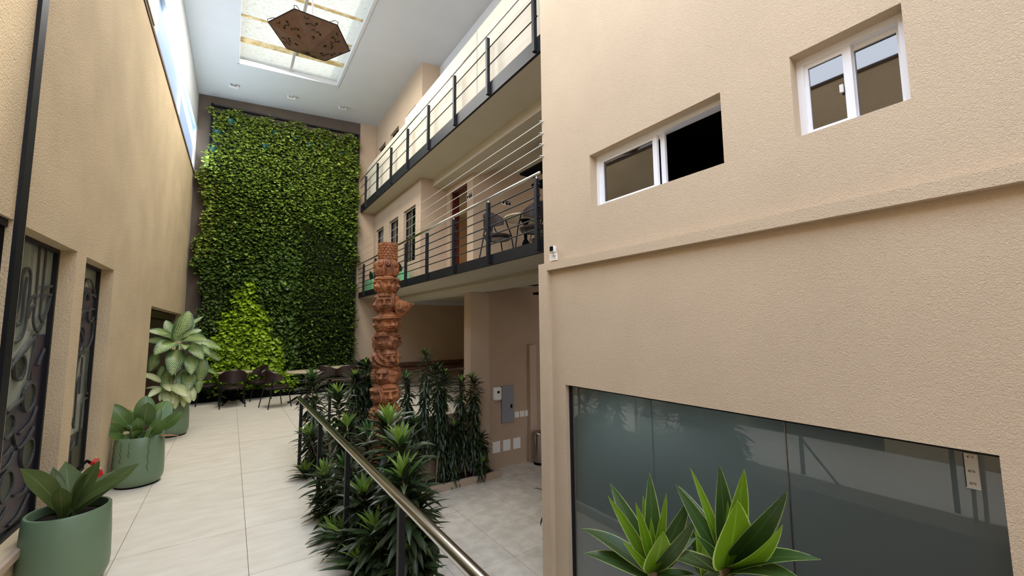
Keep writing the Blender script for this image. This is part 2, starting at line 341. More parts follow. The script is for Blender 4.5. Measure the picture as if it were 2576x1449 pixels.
def mosaic_window(name, u0, u1, z0, z1, label, paths, loops, panes):
    r = empty(name, LW(u0, .15, z0), label, 'window', kind='structure')
    def P_(mb, nm, m, **k):
        mb.V = [tuple(Vector(v)-r.location) for v in mb.V]; return mb.build(nm, m, r, **k)
    fr = MB(); t = .03
    for a in ((u0, u1, z0, z0+t), (u0, u1, z1-t, z1), (u0, u0+t, z0+t, z1-t), (u1-t, u1, z0+t, z1-t)): fr.box(a[0], a[1], .095, .12, a[2], a[3], f=LW)
    P_(fr, 'window_frame', BLACK)
    P_(MB().box(u0, u1, .125, .135, z0, z1, f=LW), 'backing_pane', OLIVEG)
    for (a0, a1, b0, b1, m) in panes: P_(MB().box(a0, a1, .117, .124, b0, b1, f=LW), 'mosaic_pane', m)
    clampp = lambda p: (min(max(p[0], u0+.01), u1-.01), min(max(p[1], z0+.01), z1-.01))
    for pts in paths:
        V, F = ribbon([clampp(p) for p in smoothpath(pts)], .017, .012, .115); P_(MB().add(V, F), 'iron_scroll', IRONG)
    for (cu, cz, ru, rz, m) in loops:
        pts = [clampp((cu+ru*math.cos(a*PI/10), cz+rz*math.sin(a*PI/10))) for a in range(20)]
        V, F = ribbon(pts, .016, .016, .118, True); P_(MB().add(V, F), 'iron_ring', IRONG)
        if m:
            V = [LW(p[0], .112, p[1]) for p in pts]; P_(MB().add(V, [tuple(range(20))]), 'glass_disc', m)
    P_(MB().box(u0-.0, u1+.0, -.035, .12, z0-.05, z0-.002, f=LW), 'window_sill', PAINT)
    return r
Z2 = lambda L: [uz(x/3.62, 560+y/3.62) for x, y in L]
Z3 = lambda L: [uz(x/2.904, 950+y/2.904) for x, y in L]
paths1 = [Z2([(180, 880), (232, 640), (246, 480), (283, 418), (314, 460), (305, 640), (272, 900), (240, 1030), (185, 1090), (128, 1086)]),
          Z2([(205, 560), (176, 860), (186, 932), (215, 930), (236, 880), (262, 640), (285, 500)]),
          Z2([(398, 210), (362, 640), (336, 860), (345, 950), (372, 985), (415, 900)]),
          Z2([(452, 235), (412, 640), (392, 840), (412, 886), (455, 800), (486, 660)]),
          Z2([(298, 745), (330, 680), (362, 656)]), Z2([(288, 870), (318, 780), (352, 745)]), Z2([(412, 640), (440, 592), (495, 580)]), Z2([(410, 710), (440, 664), (492, 656)]),
          Z2([(130, 1340), (210, 1230), (290, 1130), (372, 1010), (418, 895)]), Z2([(362, 1010), (330, 1180), (285, 1440)]), Z2([(430, 1150), (372, 1300)]), Z2([(150, 1240), (100, 1440)]),
          Z3([(250, 20), (210, 130), (90, 250)]), Z3([(290, 210), (250, 320), (170, 410)]), Z3([(270, 360), (210, 470), (160, 520)]), Z3([(140, 260), (130, 400), (150, 500)]),
          Z3([(120, 500), (70, 570), (20, 580)]), Z3([(140, 540), (90, 640), (10, 700)]), Z3([(235, 740), (200, 830), (130, 860)]), Z3([(230, 850), (160, 1000), (90, 1080)]), Z3([(90, 940), (30, 1040), (0, 1080)])]
def ell(z, x, y, rx, ry):
    c = z([(x, y)])[0]; e = z([(x+rx, y)])[0]; g = z([(x, y+ry)])[0]; return (c[0], c[1], max(.04, abs(e[0]-c[0])*.9), abs(g[1]-c[1]))
loops1 = [ell(Z2, 222, 1320, 46, 110)+(GREENG,)] + [ell(Z3, *e)+(GREENG,) for e in ((240, 140, 42, 100), (95, 350, 42, 85), (225, 545, 42, 95), (75, 790, 48, 105))]
mosaic_window('window_1', *WIN[0], 'tall leaded window with grey iron scrolls, nearest the dark entrance', paths1, loops1,
              [(3.75, 4.65, .39, 1.2, PURPG), (4.44, 4.65, 1.2, 1.68, PURPG)])
Z5 = lambda L: [uz(150+x/2.587, 620+y/2.587) for x, y in L]
paths2 = [Z5([(150, 330), (165, 235), (190, 212), (215, 240), (232, 330)]), Z5([(148, 390), (172, 310), (190, 305), (196, 350)]), Z5([(200, 330), (215, 312), (228, 330)]),
          Z5([(135, 480), (160, 425), (190, 418)]), Z5([(222, 460), (205, 492), (190, 470), (200, 410), (225, 410)]), Z5([(222, 480), (215, 580), (180, 670), (135, 705), (115, 708)]),
          Z5([(125, 540), (145, 560), (160, 640), (155, 690)]), Z5([(190, 680), (170, 860), (170, 950), (180, 955)]), Z5([(140, 700), (110, 800), (92, 930), (80, 1100), (95, 1180)]),
          Z5([(118, 780), (95, 900)]), Z5([(145, 825), (120, 880), (100, 1100), (92, 1185)]), Z5([(175, 985), (150, 1020), (130, 1200), (118, 1295)]), Z5([(95, 1250), (70, 1268), (58, 1400)]),
          Z5([(100, 1270), (78, 1330), (75, 1420)]), Z5([(150, 720), (128, 960)])]
mosaic_window('window_2', *WIN[1], 'narrower looking leaded window with dark scrolls beside the second pot', paths2, [ell(Z5, 140, 600, 22, 80)+(PURPG,)],
              [(4.96, 5.83, 1.55, 2.12, PURPG), (4.96, 5.83, .39, .75, GREENG)])
# wooden louvred doors in the far recess
d2 = empty('door_2', LW(8.3, .15, 0), 'dark brown slatted wooden doors behind the variegated plant', 'door', kind='structure')
def loc_build(mb, nm, m, r, **k):
    mb.V = [tuple(Vector(v)-r.location) for v in mb.V]; return mb.build(nm, m, r, **k)
loc_build(MB().box(8.2, 12.4, .2, .24, 0, 2.075, f=LW), 'door_backing', BROWN, d2)
for k in range(34): loc_build(MB().box(8.32+k*.12, 8.39+k*.12, .15, .2, .12, 1.9, f=LW), 'slat', BROWN, d2)
for z in (.0, .98, 1.93): loc_build(MB().box(8.2, 12.4, .13, .2, z, z+.12, f=LW), 'rail', BROWN, d2)

# upper left: clerestory window, white wall above it
def ct(y): return 6.44 + (y-7.3)*.058
cl = empty('window_3', LW(7.2, .04, 5.6), 'bright frosted clerestory strip above the left wall', 'window', kind='structure')
FW = lambda u, w_, z: (XL(u)+.005-w_, u, z)
def quadpr(u0, u1, z0, z1, w0, w1, top=None):
    V = [FW(u, w_, z if (k == 0 or top is None) else ct(u)-top*(1-k)) for u in (u0, u1) for w_ in (w0, w1) for k, z in ((0, z0), (1, z1))]
    return V, [(0, 1, 3, 2), (4, 6, 7, 5), (0, 4, 5, 1), (2, 3, 7, 6), (0, 2, 6, 4), (1, 5, 7, 3)]
ALUB = mat('grey_blue_aluminium', srgb(186, 198, 206), .45)
for a, b in ((7.0, 9.45), (9.56, 12.45)): loc_build(MB().add(*quadpr(a, b, 5.66, 0, .03, .035, 0)), 'pane', FROST, cl)
def slp(u0, u1, dz0, dz1, w0, w1):
    V = [FW(u, w_, ct(u)+z) for u in (u0, u1) for w_ in (w0, w1) for z in (dz0, dz1)]
    return V, [(0, 1, 3, 2), (4, 6, 7, 5), (0, 4, 5, 1), (2, 3, 7, 6), (0, 2, 6, 4), (1, 5, 7, 3)]
loc_build(MB().add(*slp(6.9, 12.5, -.085, .0, -.03, .06)), 'head_rail', ALUB, cl)
for u in (9.42, 12.4): loc_build(MB().add(*quadpr(u, u+.1, 5.66, 0, -.01, .06, 0)), 'mullion', ALU, cl)
V = [FW(u, w_, z) for u, zz in ((4.8, (ct(4.8), 7.72)), (YF, (ct(YF), 7.72))) for w_ in (0.0, .2) for z in zz]
struct(MB().add(V, [(0, 1, 3, 2), (4, 6, 7, 5), (0, 4, 5, 1), (2, 3, 7, 6), (0, 2, 6, 4), (1, 5, 7, 3)]).build('wall_left_upper', WHITE), 'white band of wall between clerestory strip and ceiling', 'wall')
struct(MB().box(6.15, 6.75, -.02, .12, 5.66, 7.7, f=FW).build('trim_1', CREAM), 'white plastered post at the near end of the clerestory', 'post')
struct(MB().box(6.75, 7.0, .0, .1, 5.66, 7.7, f=FW).build('trim_2', WHITE), 'narrow white pilaster against the clerestory panes', 'post')
struct(MB().box(4.8, 6.15, .02, .1, 5.66, 7.7, f=FW).build('wall_left_end', WHITE), 'white wall panel before the clerestory', 'wall')

# far wall
fw = wall_holes('wall_far', lambda u, w_, z: (u, YF+w_, z), -2, 7.3, -.1, 8.6, .2, [], WHITE); struct(fw, 'white painted end wall strip beside the dark green wall', 'wall')
struct(box('wall_far_dark', -.945, 3.02, YF-.02, YF, -.05, 8.3, DARKW), 'dark taupe painted end wall behind the climbing plants', 'wall')
struct(box('wall_far_beige', 3.02, 7.2, YF-.02, YF, -.05, 8.3, PAINT), 'beige end wall under and above the balconies', 'wall')

# sloping ceiling with the skylight opening
def CZ(x): return 7.775+.08*x
def CF(u, w_, z): return (u, z, CZ(u)+w_)
SKX0, SKX1, SKY0, SKY1 = -.16, 2.005, 6.4, 10.82
ce = wall_holes('ceiling', CF, -1.5, 4.3, 4.8, YF+.1, .45, [(SKX0, SKX1, SKY0, SKY1)], WHITE); struct(ce, 'sloping white ceiling over the atrium', 'ceiling')
sk = empty('window_4', (.92, 8.6, 7.9), 'large skylight of translucent sheets in the ceiling', 'window', kind='structure')
fr = MB()
for a in ((SKX0-.012, SKX0+.04, SKY0, SKY1), (SKX1-.045, SKX1+.012, SKY0, SKY1), (SKX0, SKX1, SKY0-.01, SKY0+.045), (SKX0, SKX1, SKY1-.05, SKY1+.012)):
    V = [(x, y, CZ(x)+z) for x in a[:2] for y in a[2:] for z in (-.012, .1)]; fr.add(V, [(0, 1, 3, 2), (4, 6, 7, 5), (0, 4, 5, 1), (2, 3, 7, 6), (0, 2, 6, 4), (1, 5, 7, 3)])
loc_build(fr, 'frame', WHITE, sk)
V = [(x, y, CZ(x)+z) for x in (.885, .935) for y in (SKY0, SKY1) for z in (.08, .14)]
loc_build(MB().add(V, [(0, 1, 3, 2), (4, 6, 7, 5), (0, 4, 5, 1), (2, 3, 7, 6), (0, 2, 6, 4), (1, 5, 7, 3)]), 'mullion', mat('grey_mullion', srgb(170, 165, 160), .5), sk)
PURL = mat('yellow_purlin', srgb(196, 160, 92), .8, col2=srgb(232, 214, 170), vscale=9)
ys = [6.2, 6.7, 7.45, 8.31, 9.24, 10.07, 11.0]
for i in range(len(ys)-1):
    for x0, x1 in ((-.3, .91), (.91, 2.15)):
        V = [(x, y, CZ(x)+z) for x in (x0, x1) for y in (ys[i]+.02, ys[i+1]-.02) for z in (.15, .154)]
        loc_build(MB().add(V, [(0, 1, 3, 2), (4, 6, 7, 5), (0, 4, 5, 1), (2, 3, 7, 6), (0, 2, 6, 4), (1, 5, 7, 3)]), 'sheet', SHEET, sk)
for y, hw in ((6.7, .04), (7.45, .03), (8.31, .035), (9.24, .025), (10.07, .085)):
    V = [(x, yy, CZ(x)+z) for x in (-.3, 2.15) for yy in (y-hw, y+hw) for z in (.135, .16)]
    loc_build(MB().add(V, [(0, 1, 3, 2), (4, 6, 7, 5), (0, 4, 5, 1), (2, 3, 7, 6), (0, 2, 6, 4), (1, 5, 7, 3)]), 'purlin', PURL, sk)
for i, (x, y) in enumerate(((-.225, 11.82), (1.035, 11.8), (2.308, 11.81))):
    s_ = empty('ceiling_spotlight', (x, y, CZ(x)-.02), 'small white rectangular spotlight on the ceiling, '+('nearest the left wall', 'middle one of the three', 'nearest the balconies')[i], 'spotlight', group='spotlights above the living wall')
    MB().box(-.09, .09, -.03, .03, -.06, .0).build('housing', WPLA, s_); MB().box(-.02, .02, -.02, .02, .0, .05).build('bracket', WPLA, s_)
    MB().box(-.07, .07, -.034, -.03, -.05, -.01).build('lens', GRAYP, s_)

# ------------------------------------------------------------------ floors
def tiles(parent, x0, x1, y0, y1, xj, yj, z, m, inside=lambda x, y: True, g=.002):
    me = None
    xs = [x0]+[x for x in xj if x0+.01 < x < x1-.01]+[x1]; yy = [y0]+[y for y in yj if y0+.01 < y < y1-.01]+[y1]
    for i in range(len(xs)-1):
        for j in range(len(yy)-1):
            if not inside((xs[i]+xs[i+1])/2, (yy[j]+yy[j+1])/2): continue
            box('tile', xs[i]+g, xs[i+1]-g, yy[j]+g, yy[j+1]-g, z-.012, z, m, parent)
fm = MB().box(-1.3, .86, -4, 5.95, -.12, -.006)
fm.add([(-1.3, 5.95, -.12), (-1.3, 5.95, -.006), (.86, 5.95, -.12), (.86, 5.95, -.006), (1.5, 7.65, -.12), (1.5, 7.65, -.006), (-1.3, 7.65, -.12), (-1.3, 7.65, -.006)],
       [(0, 1, 3, 2), (2, 3, 5, 4), (4, 5, 7, 6), (6, 7, 1, 0), (1, 7, 5, 3), (0, 2, 4, 6)])
fm.box(-1.3, 4.15, 7.65, YF, -.12, -.006); fm.box(4.15, 7.2, 7.95, YF, -.12, -.006)
fo = fm.build('floor_walkway', GROUT); struct(fo, 'pale porcelain floor of the upper walkway', 'floor')
XJ = [-.643+.826*k for k in range(-1, 12)]; YJ = [3.55+.815*k for k in range(-10, 14)]
tiles(fo, -1.05, .86, -1.34, 5.995, XJ, YJ, 0, TILE)
tiles(fo, -1.0, 4.14, 7.65, 12.5, XJ, YJ, 0, TILE)
tiles(fo, 4.14, 7.1, 7.95, 12.5, XJ, YJ, 0, TILE)
tiles(fo, -1.05, 1.009, 5.995, 7.65, XJ, YJ, 0, TILE)
box('edge_kerb', .865, .9, -1.34, 5.95, -.12, .03, SOFFIT, fo); box('edge_trim', 1.5, 4.14, 7.64, 7.652, -.125, 0, PAINT, fo)
rw_ = box('wall_retaining', 1.45, 4.15, 7.655, 7.9, FL, -.125, PAINT); struct(rw_, 'beige retaining wall under the far railing', 'wall')
rw2 = MB().box(.4, .52, -1.3, 5.9, FL, -.125).add([(.4, 5.9, FL), (.4, 5.9, -.125), (.52, 5.9, FL), (.52, 5.9, -.125), (1.45, 7.8, FL), (1.45, 7.8, -.125), (1.3, 7.85, FL), (1.3, 7.85, -.125)],
    [(0, 1, 3, 2), (2, 3, 5, 4), (4, 5, 7, 6), (6, 7, 1, 0), (1, 7, 5, 3), (0, 2, 4, 6)]).build('wall_under_walkway', PAINT); struct(rw2, 'beige retaining wall under the walkway behind the hedge', 'wall')
lf = box('floor_lower', .38, 7.3, -4, 7.7, FL-.2, FL-.006, GROUT); struct(lf, 'pale porcelain floor of the sunken courtyard', 'floor')
tiles(lf, 1.35, 7.2, -.6, 7.66, [1.54+.825*k for k in range(-1, 8)], [4.69-.805*7+.805*k for k in range(14)], FL, TILE2)
# planter kerb and bed
kb = empty('planter_kerb', (2.4, 7.4, FL), 'low beige kerb edging the bed of tall dark shrubs', 'kerb')
SOILB = SOIL
for a in ((1.4, 4.62, 7.19, 7.24, 0, .13), (4.50, 4.62, 7.24, 7.65, 0, .13)):
    MB().box(a[0]-2.4, a[1]-2.4, a[2]-7.4, a[3]-7.4, a[4], a[5]).build('kerb_side', PAINT, kb)
MB().box(1.4-2.4, 4.5-2.4, -.16, .25, 0, .09).build('soil', SOIL, kb)
kb2 = empty('planter_bed', (1.12, 3.5, FL), 'long planting bed at the foot of the near hedge', 'kerb')
MB().box(.27, .33, -4.2, 3.7, 0, .13).build('kerb_side', SOFFIT, kb2); MB().box(-.26, .27, -4.2, 3.7, 0, .1).build('soil', SOIL, kb2)

# ------------------------------------------------------------------ right building
RWf = lambda u, w_, z: (XR+w_, u, z)
W1 = (1.59, 3.005, 2.938, 3.508); W2 = (.54, 1.107, 2.944, 3.517); SF = (.371, 3.466, FL, 1.07)
wr = wall_holes('wall_right', RWf, -5, 3.8, FL-.1, 9.6, .24, [W1, W2, SF], STU_R); struct(wr, 'tall rough beige stucco wall filling the right side', 'wall')
MB().box(-5, 3.835, 2.355, 2.442, -.06, .002, f=lambda u, v, w_: (XR+w_, u, v)).build('ledge', STU_R, wr)
MB().box(3.68, 3.835, FL, 2.355, -.06, .002, f=lambda u, v, w_: (XR+w_, u, v)).build('corner_pilaster', STU_R, wr)
# closed dark rooms behind the openings
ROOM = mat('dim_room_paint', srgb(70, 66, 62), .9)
def room(name, x0, x1, y0, y1, z0, z1, m, label):
    mb = MB()
    mb.box(x1, x1+.1, y0, y1, z0, z1); mb.box(x0, x1, y0-.1, y0, z0, z1); mb.box(x0, x1, y1, y1+.1, z0, z1); mb.box(x0, x1, y0-.1, y1+.1, z1, z1+.1); mb.box(x0, x1+.1, y0-.1, y1+.1, z0-.1, z0)
    o = mb.build(name, m); struct(o, label, 'wall'); return o
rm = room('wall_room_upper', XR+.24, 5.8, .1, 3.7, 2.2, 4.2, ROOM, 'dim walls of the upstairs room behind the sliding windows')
tag(box('ceiling_lamp', 4.6, 5.0, 2.0, 2.25, 4.14, 4.2, WPLA), 'flat white ceiling lamp glimpsed through the open window', 'lamp')
room('wall_shop', XR+.24, 5.2, -.4, 3.7, FL, 1.25, mat('shop_paint', srgb(150, 160, 165), .8), 'pale walls of the shop behind the frosted glass')
area('shop_lamp', (4.2, 3.0, .9), (0, 0, 0), .6, .6, 30, (1, .98, .93))
def slider(name, W, label, panes, openpart=None):
    u0, u1, z0, z1 = W; r = empty(name, (XR+.12, u0, z0), label, 'window', kind='structure')
    B = lambda mb, nm, m, par=None, **k: loc_build(mb, nm, m, r, **k)
    t = .04; fr = MB()
    fr.box(u0, u1, z0, z0+t*.9, .1, .2, f=lambda u, v, w_: (XR+w_, u, v)); fr.box(u0, u1, z1-t, z1, .1, .2, f=lambda u, v, w_: (XR+w_, u, v))
    for a in (u0, u1-t): fr.box(a, a+t, z0+t*.9, z1-t, .1, .2, f=lambda u, v, w_: (XR+w_, u, v))
    B(fr, 'window_frame', ALU)
    for (a, b, dx, glass) in panes:
        s = MB(); q = .045; za, zb = z0+.03, z1-.035
        for bx in ((a, b, za, za+q*.7), (a, b, zb-q*.9, zb), (a, a+q, za+q*.7, zb-q*.9), (b-q, b, za+q*.7, zb-q*.9)): s.box(bx[0], bx[1], bx[2], bx[3], dx, dx+.03, f=lambda u, v, w_: (XR+w_, u, v))
        B(s, 'sash', ALU)
        if glass: B(MB().box(a+q, b-q, za+q*.7, zb-q*.9, dx+.012, dx+.018, f=lambda u, v, w_: (XR+w_, u, v)), 'glass_pane', SGLASS)
    return r
slider('window_5', W1, 'white framed sliding window with its right half open and dark', [(2.26, 2.965, .115, True), (2.20, 2.88, .15, True)])
slider('window_6', W2, 'closed white framed two pane window, upper right', [(.81, 1.09, .115, True), (.555, .85, .15, True)])
l_ = MB().box(.86, .878, 3.18, 3.23, .095, .115, f=lambda u, v, w_: (XR+w_, u, v)); l_.build('latch', WPLA, bpy.data.objects['window_6']).location = (-XR-.12, -W2[0], -W2[2])
# shopfront
sf = empty('window_7', (XR+.06, SF[0], SF[2]), 'wide frosted grey shop glass at lower right', 'window', kind='structure')
GX = lambda u, v, w_: (XR+w_, u, v)
bf = MB(); bf.box(3.43, 3.466, SF[2], SF[3], .05, .11, f=GX); bf.box(SF[0], SF[1], 1.05, 1.07, .05, .11, f=GX); loc_build(bf, 'black_edge', BLACK, sf)
for a, b in ((2.399, 3.43), (1.33, 2.395), (SF[0]+.003, 1.318)):
    loc_build(MB().box(a, b, SF[2]+.01, 1.05, .062, .072, f=GX), 'glass_pane', SATIN, sf)
loc_build(MB().box(1.3215, 1.3275, SF[2], 1.05, .058, .075, f=GX), 'door_seal', BRUSH, sf)
loc_build(MB().box(.447, .503, .872, 1.05, .05, .062, f=GX), 'patch_fitting', STEEL, sf, bevel=.006)
for z in (.9, .96, 1.03): loc_build(MB().lathe([(.012, -.004), (.012, .004)], 14, (XR+.05, .475, z)), 'screw', BRUSH, sf)
# security camera and its box
sc_ = empty('security_camera', (XR, 3.57, 2.535), 'small white camera with black face above a white box on the corner', 'camera')
MB().box(-.075, -.02, -.036, .036, .01, .09).build('body', WPLA, sc_, bevel=.018)
MB().box(-.08, -.073, -.028, .028, .03, .084).build('face', PITCH, sc_, bevel=.012); MB().box(-.05, .0, -.02, .02, -.02, .03).build('mount', WPLA, sc_, bevel=.006)
tag(box('junction_box', XR-.03, XR, 3.545, 3.665, 2.462, 2.542, WPLA, bevel=.004), 'white blank junction box below the corner camera', 'box')

# ------------------------------------------------------------------ balconies
G1 = 2.77; S1 = 2.61; S2 = 5.21; G2 = 5.38
g1 = box('floor_gallery', 3.13, 7.2, 3.84, YF, S1, G1, SOFFIT); struct(g1, 'cream slab and soffit of the first balcony', 'floor')
g2 = box('floor_upper_gallery', 3.13, 7.2, 3.84, YF, S2, G2, SOFFIT); struct(g2, 'cream slab and soffit of the upper balcony', 'floor')
tag(box('fascia_beam', 3.09, 3.13, 3.84, YF-.02, S1, G1-.005, BLACK), 'black steel edge beam of the first balcony', 'beam')
tag(box('fascia_beam', 3.09, 3.13, 3.84, YF-.02, S2, G2+.05, BLACK), 'black steel edge beam of the upper balcony', 'beam')
struct(MB().box(3.89, 4.47, 3.84, YF-.02, 2.46, 2.55).box(3.915, 4.47, 3.84, YF-.02, 2.55, S1).build('trim_3', SOFFIT), 'cream ceiling beam under the first balcony', 'beam')
struct(box('trim_4', 3.79, 4.42, 3.84, 8.87, 5.03, S2, SOFFIT), 'cream ceiling beam under the upper balcony', 'beam')
struct(MB().box(4.47, 7.2, YF-.08, YF-.02, 2.46, 2.53).box(4.47, 7.2, YF-.14, YF-.02, 2.53, S1).build('trim_5', WHITE), 'white cornice at the top of the ground level back wall', 'trim')
# parapet of the upper gallery
pp = empty('parapet', (3.2, 4, G2), 'cream panelled parapet behind the upper railing', 'parapet')
for a, b, z in ((3.84, 5.66, 6.7), (5.68, 9.14, 6.69), (9.15, YF-.03, 6.55)): MB().box(0, .1, a-4, b-4, .0, z-G2).build('panel', CREAM, pp)
# facades with windows
def YW(X): return lambda u, w_, z: (X+w_, u, z)
wins1 = [(9.18, 10.0, 3.31, 4.65), (10.42, 11.19, 3.31, 4.645), (11.68, 12.41, 3.31, 4.645)]
wins2 = [(9.256, 9.98, 6.2, 7.18), (10.5, 11.2, 6.2, 7.18), (11.66, 12.36, 6.2, 7.18)]
fa = wall_holes('wall_facade', YW(3.5), 8.85, YF-.02, G1, S2, .2, wins1, PAINT); struct(fa, 'beige room front on the first balcony with three windows', 'wall')
fb = wall_holes('wall_facade_upper', YW(3.5), 8.85, YF-.02, G2, 8.12, .2, wins2, PAINT); struct(fb, 'beige room front on the upper level below the ceiling', 'wall')
struct(box('wall_return', 3.7, 4.35, 8.85, 9.05, G1, S2, PAINT), 'beige side wall between room front and doorway', 'wall')
struct(box('wall_return_upper', 3.7, 3.95, 8.85, 9.05, G2, 8.2, PAINT), 'tan side wall end below the ceiling', 'wall')
struct(box('wall_white_upper', 3.95, 4.05, 3.84, 8.85, G2, 8.2, WHITE), 'white wall at the back of the upper gallery', 'wall')
fc = wall_holes('wall_doorway', YW(4.15), 7.53, 8.85, G1, S2, .2, [(7.8, 8.65, G1, 4.9)], PAINT); struct(fc, 'beige wall around the first balcony doorway', 'wall')
struct(box('wall_terrace', 4.35, 7.2, 7.53, 7.73, G1, S2, PAINT), 'beige back wall behind the balcony tables', 'wall')
for k, wn in enumerate(wins1+wins2):
    lv = 'first balcony' if k < 3 else 'upper level'; pos = ('nearest the doorway', 'middle of its three', 'nearest the living wall')[k % 3]
    r = empty('window_%d' % (8+k), (3.6, wn[0], wn[2]), 'narrow dark window of the %s, %s' % (lv, pos), 'window', kind='structure')
    f = MB(); t = .016
    for a in ((wn[0], wn[1], wn[2], wn[2]+t), (wn[0], wn[1], wn[3]-t, wn[3]), (wn[0], wn[0]+t, wn[2]+t, wn[3]-t), (wn[1]-t, wn[1], wn[2]+t, wn[3]-t)): f.box(3.57, 3.62, a[0], a[1], a[2], a[3])
    loc_build(f, 'window_frame', BLACK, r)
    mu = (wn[0]+wn[1])/2+.05; loc_build(MB().box(3.58, 3.61, mu-.007, mu+.007, wn[2], wn[3]), 'mullion', GRAYP, r)
    loc_build(MB().box(3.595, 3.6, wn[0], mu-.012, wn[2], wn[3]), 'glass_pane', DGLASS, r); loc_build(MB().box(3.595, 3.6, mu+.012, wn[1], wn[2], wn[3]), 'glass_pane', DGLASS, r)
    if k in (1,):
        pass
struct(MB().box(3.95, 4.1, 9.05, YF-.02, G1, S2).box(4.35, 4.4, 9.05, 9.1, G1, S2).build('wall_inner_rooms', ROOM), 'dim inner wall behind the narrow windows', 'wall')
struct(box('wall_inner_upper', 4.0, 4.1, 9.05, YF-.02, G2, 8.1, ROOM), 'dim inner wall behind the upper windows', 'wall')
# doorway: frame, lit room behind
d3 = empty('door_3', (4.15, 7.8, G1), 'dark red timber door frame of the doorway on the first balcony', 'door', kind='structure')
f = MB().box(4.28, 4.36, 7.8, 7.85, G1, 4.9).box(4.2, 4.36, 8.59, 8.65, G1, 4.9).box(4.2, 4.36, 7.8, 8.65, 4.86, 4.9); loc_build(f, 'door_frame', REDWOOD, d3)
mb = MB().box(6.9, 7.0, 7.73, 11.6, G1, S2).box(4.4, 6.9, 11.5, 11.6, G1, S2); struct(mb.build('wall_lounge', PAINT), 'warm lit walls of the lounge behind the doorway', 'wall')
pl = bpy.data.lights.new('lounge_lamp', 'POINT'); pl.energy = 7; pl.color = (1, .72, .42); pl.shadow_soft_size = .08; plo = bpy.data.objects.new('lounge_lamp', pl); COL.objects.link(plo); plo.location = (6.2, 10.3, 3.9)
EM = bpy.data.materials.new('lit_downlight'); EM.use_nodes = True; EM.node_tree.nodes['Principled BSDF'].inputs['Emission Color'].default_value = (1, .85, .6, 1); EM.node_tree.nodes['Principled BSDF'].inputs['Emission Strength'].default_value = 6
dl = empty('round_downlight', (5.5, 10.0, 4.4), 'small glowing lamp inside the doorway', 'lamp'); MB().lathe([(.0, -.01), (.06, -.01), (.06, .01), (0, .01)], 16).build('diffuser', EM, dl); MB().box(-.01, .01, -.01, .01, .01, .8).build('cord', BLACK, dl)

# ground level side: column, service wall, outer wall
co = box('wall_column', 4.15, 4.6, 7.64, 7.93, FL, 2.46, PAINT); struct(co, 'beige pillar beside the far railing', 'column')
sw = box('wall_service', 4.605, 7.3, 7.66, 7.86, FL, S1, mat('tan_paint', srgb(172, 148, 124), .8, var=.05)); struct(sw, 'tan service wall with switches and grey panel', 'wall')
struct(box('wall_outer', 7.2, 7.4, -4, YF, FL, 8.2, PAINT), 'beige outer wall closing the right side', 'wall')
struct(box('wall_back_near', -1.5, 3.1, -4.4, -4.2, FL, 4.4, PAINT), 'beige wall behind the photographer', 'wall')
struct(box('trim_6', 5.62, 5.8, 7.55, 7.66, FL, 1.3, PAINT), 'narrow beige boxed riser beside the steel bin', 'trim')
SYf = 7.66
pb = empty('electric_panel', (4.905, SYf, -.35), 'tall grey metal electric panel on the service wall', 'panel')
MB().box(0, .305, -.05, 0, 0, .785).build('cover', GRAYP, pb, bevel=.004); MB().box(.22, .26, -.06, -.05, .3, .38).build('latch', PITCH, pb)
sn = empty('sanitizer_dispenser', (4.775, SYf, .29), 'white rounded soap dispenser beside the grey panel', 'dispenser')
MB().box(-.1, .1, -.11, 0, -.14, .14).build('housing', WPLA, sn, bevel=.04); MB().lathe([(0, -.004), (.03, -.004), (.03, .004), (0, .004)], 16).build('sensor_window', PITCH, sn)
sn.children[1].matrix_local = Matrix.Translation((0, -.112, .04)) @ Matrix.Rotation(PI/2, 4, 'X')
for i, (x, z, s, nm) in enumerate(((5.315, -.22, .06, 'upper row, next to the grey panel'), (5.46, -.22, .06, 'upper row, middle'), (5.6, -.22, .06, 'upper row, nearest the bin'), (4.78, -.83, .095, 'lower row, nearest the shrubs'), (5.045, -.83, .095, 'lower row, middle'), (5.31, -.83, .095, 'lower row, nearest the bin'))):
    r = empty('wall_plate', (x, SYf, z), 'white square %s plate, %s' % ('switch' if i < 3 else 'blank cover', nm), 'switch' if i < 3 else 'plate', group='plates on the service wall')
    MB().box(-s, s, -.012, 0, -s*1.05 if i < 3 else -.115, s*1.05 if i < 3 else .115).build('plate', WPLA, r, bevel=.003)
    if i < 2: MB().box(-.03, -.005, -.018, -.012, -.04, .04).build('rocker', WPLA, r); MB().box(.005, .03, -.018, -.012, -.04, .04).build('rocker', WPLA, r)
bn = empty('pedal_bin', (5.74, 7.38, FL), 'tall cylindrical stainless steel bin half hidden by the corner', 'bin')
MB().lathe([(.0, .0), (.142, .0), (.142, .05)], 32).build('base_ring', PITCH, bn); flat_smooth(MB().lathe([(.136, .05), (.136, .62)], 32).build('body', BRUSH, bn))
flat_smooth(MB().lathe([(.142, .62), (.142, .65), (.1, .70), (.03, .715), (0, .715)], 32).build('lid', BRUSH, bn)); MB().box(-.03, .03, -.2, -.13, .02, .04).build('pedal', PITCH, bn)

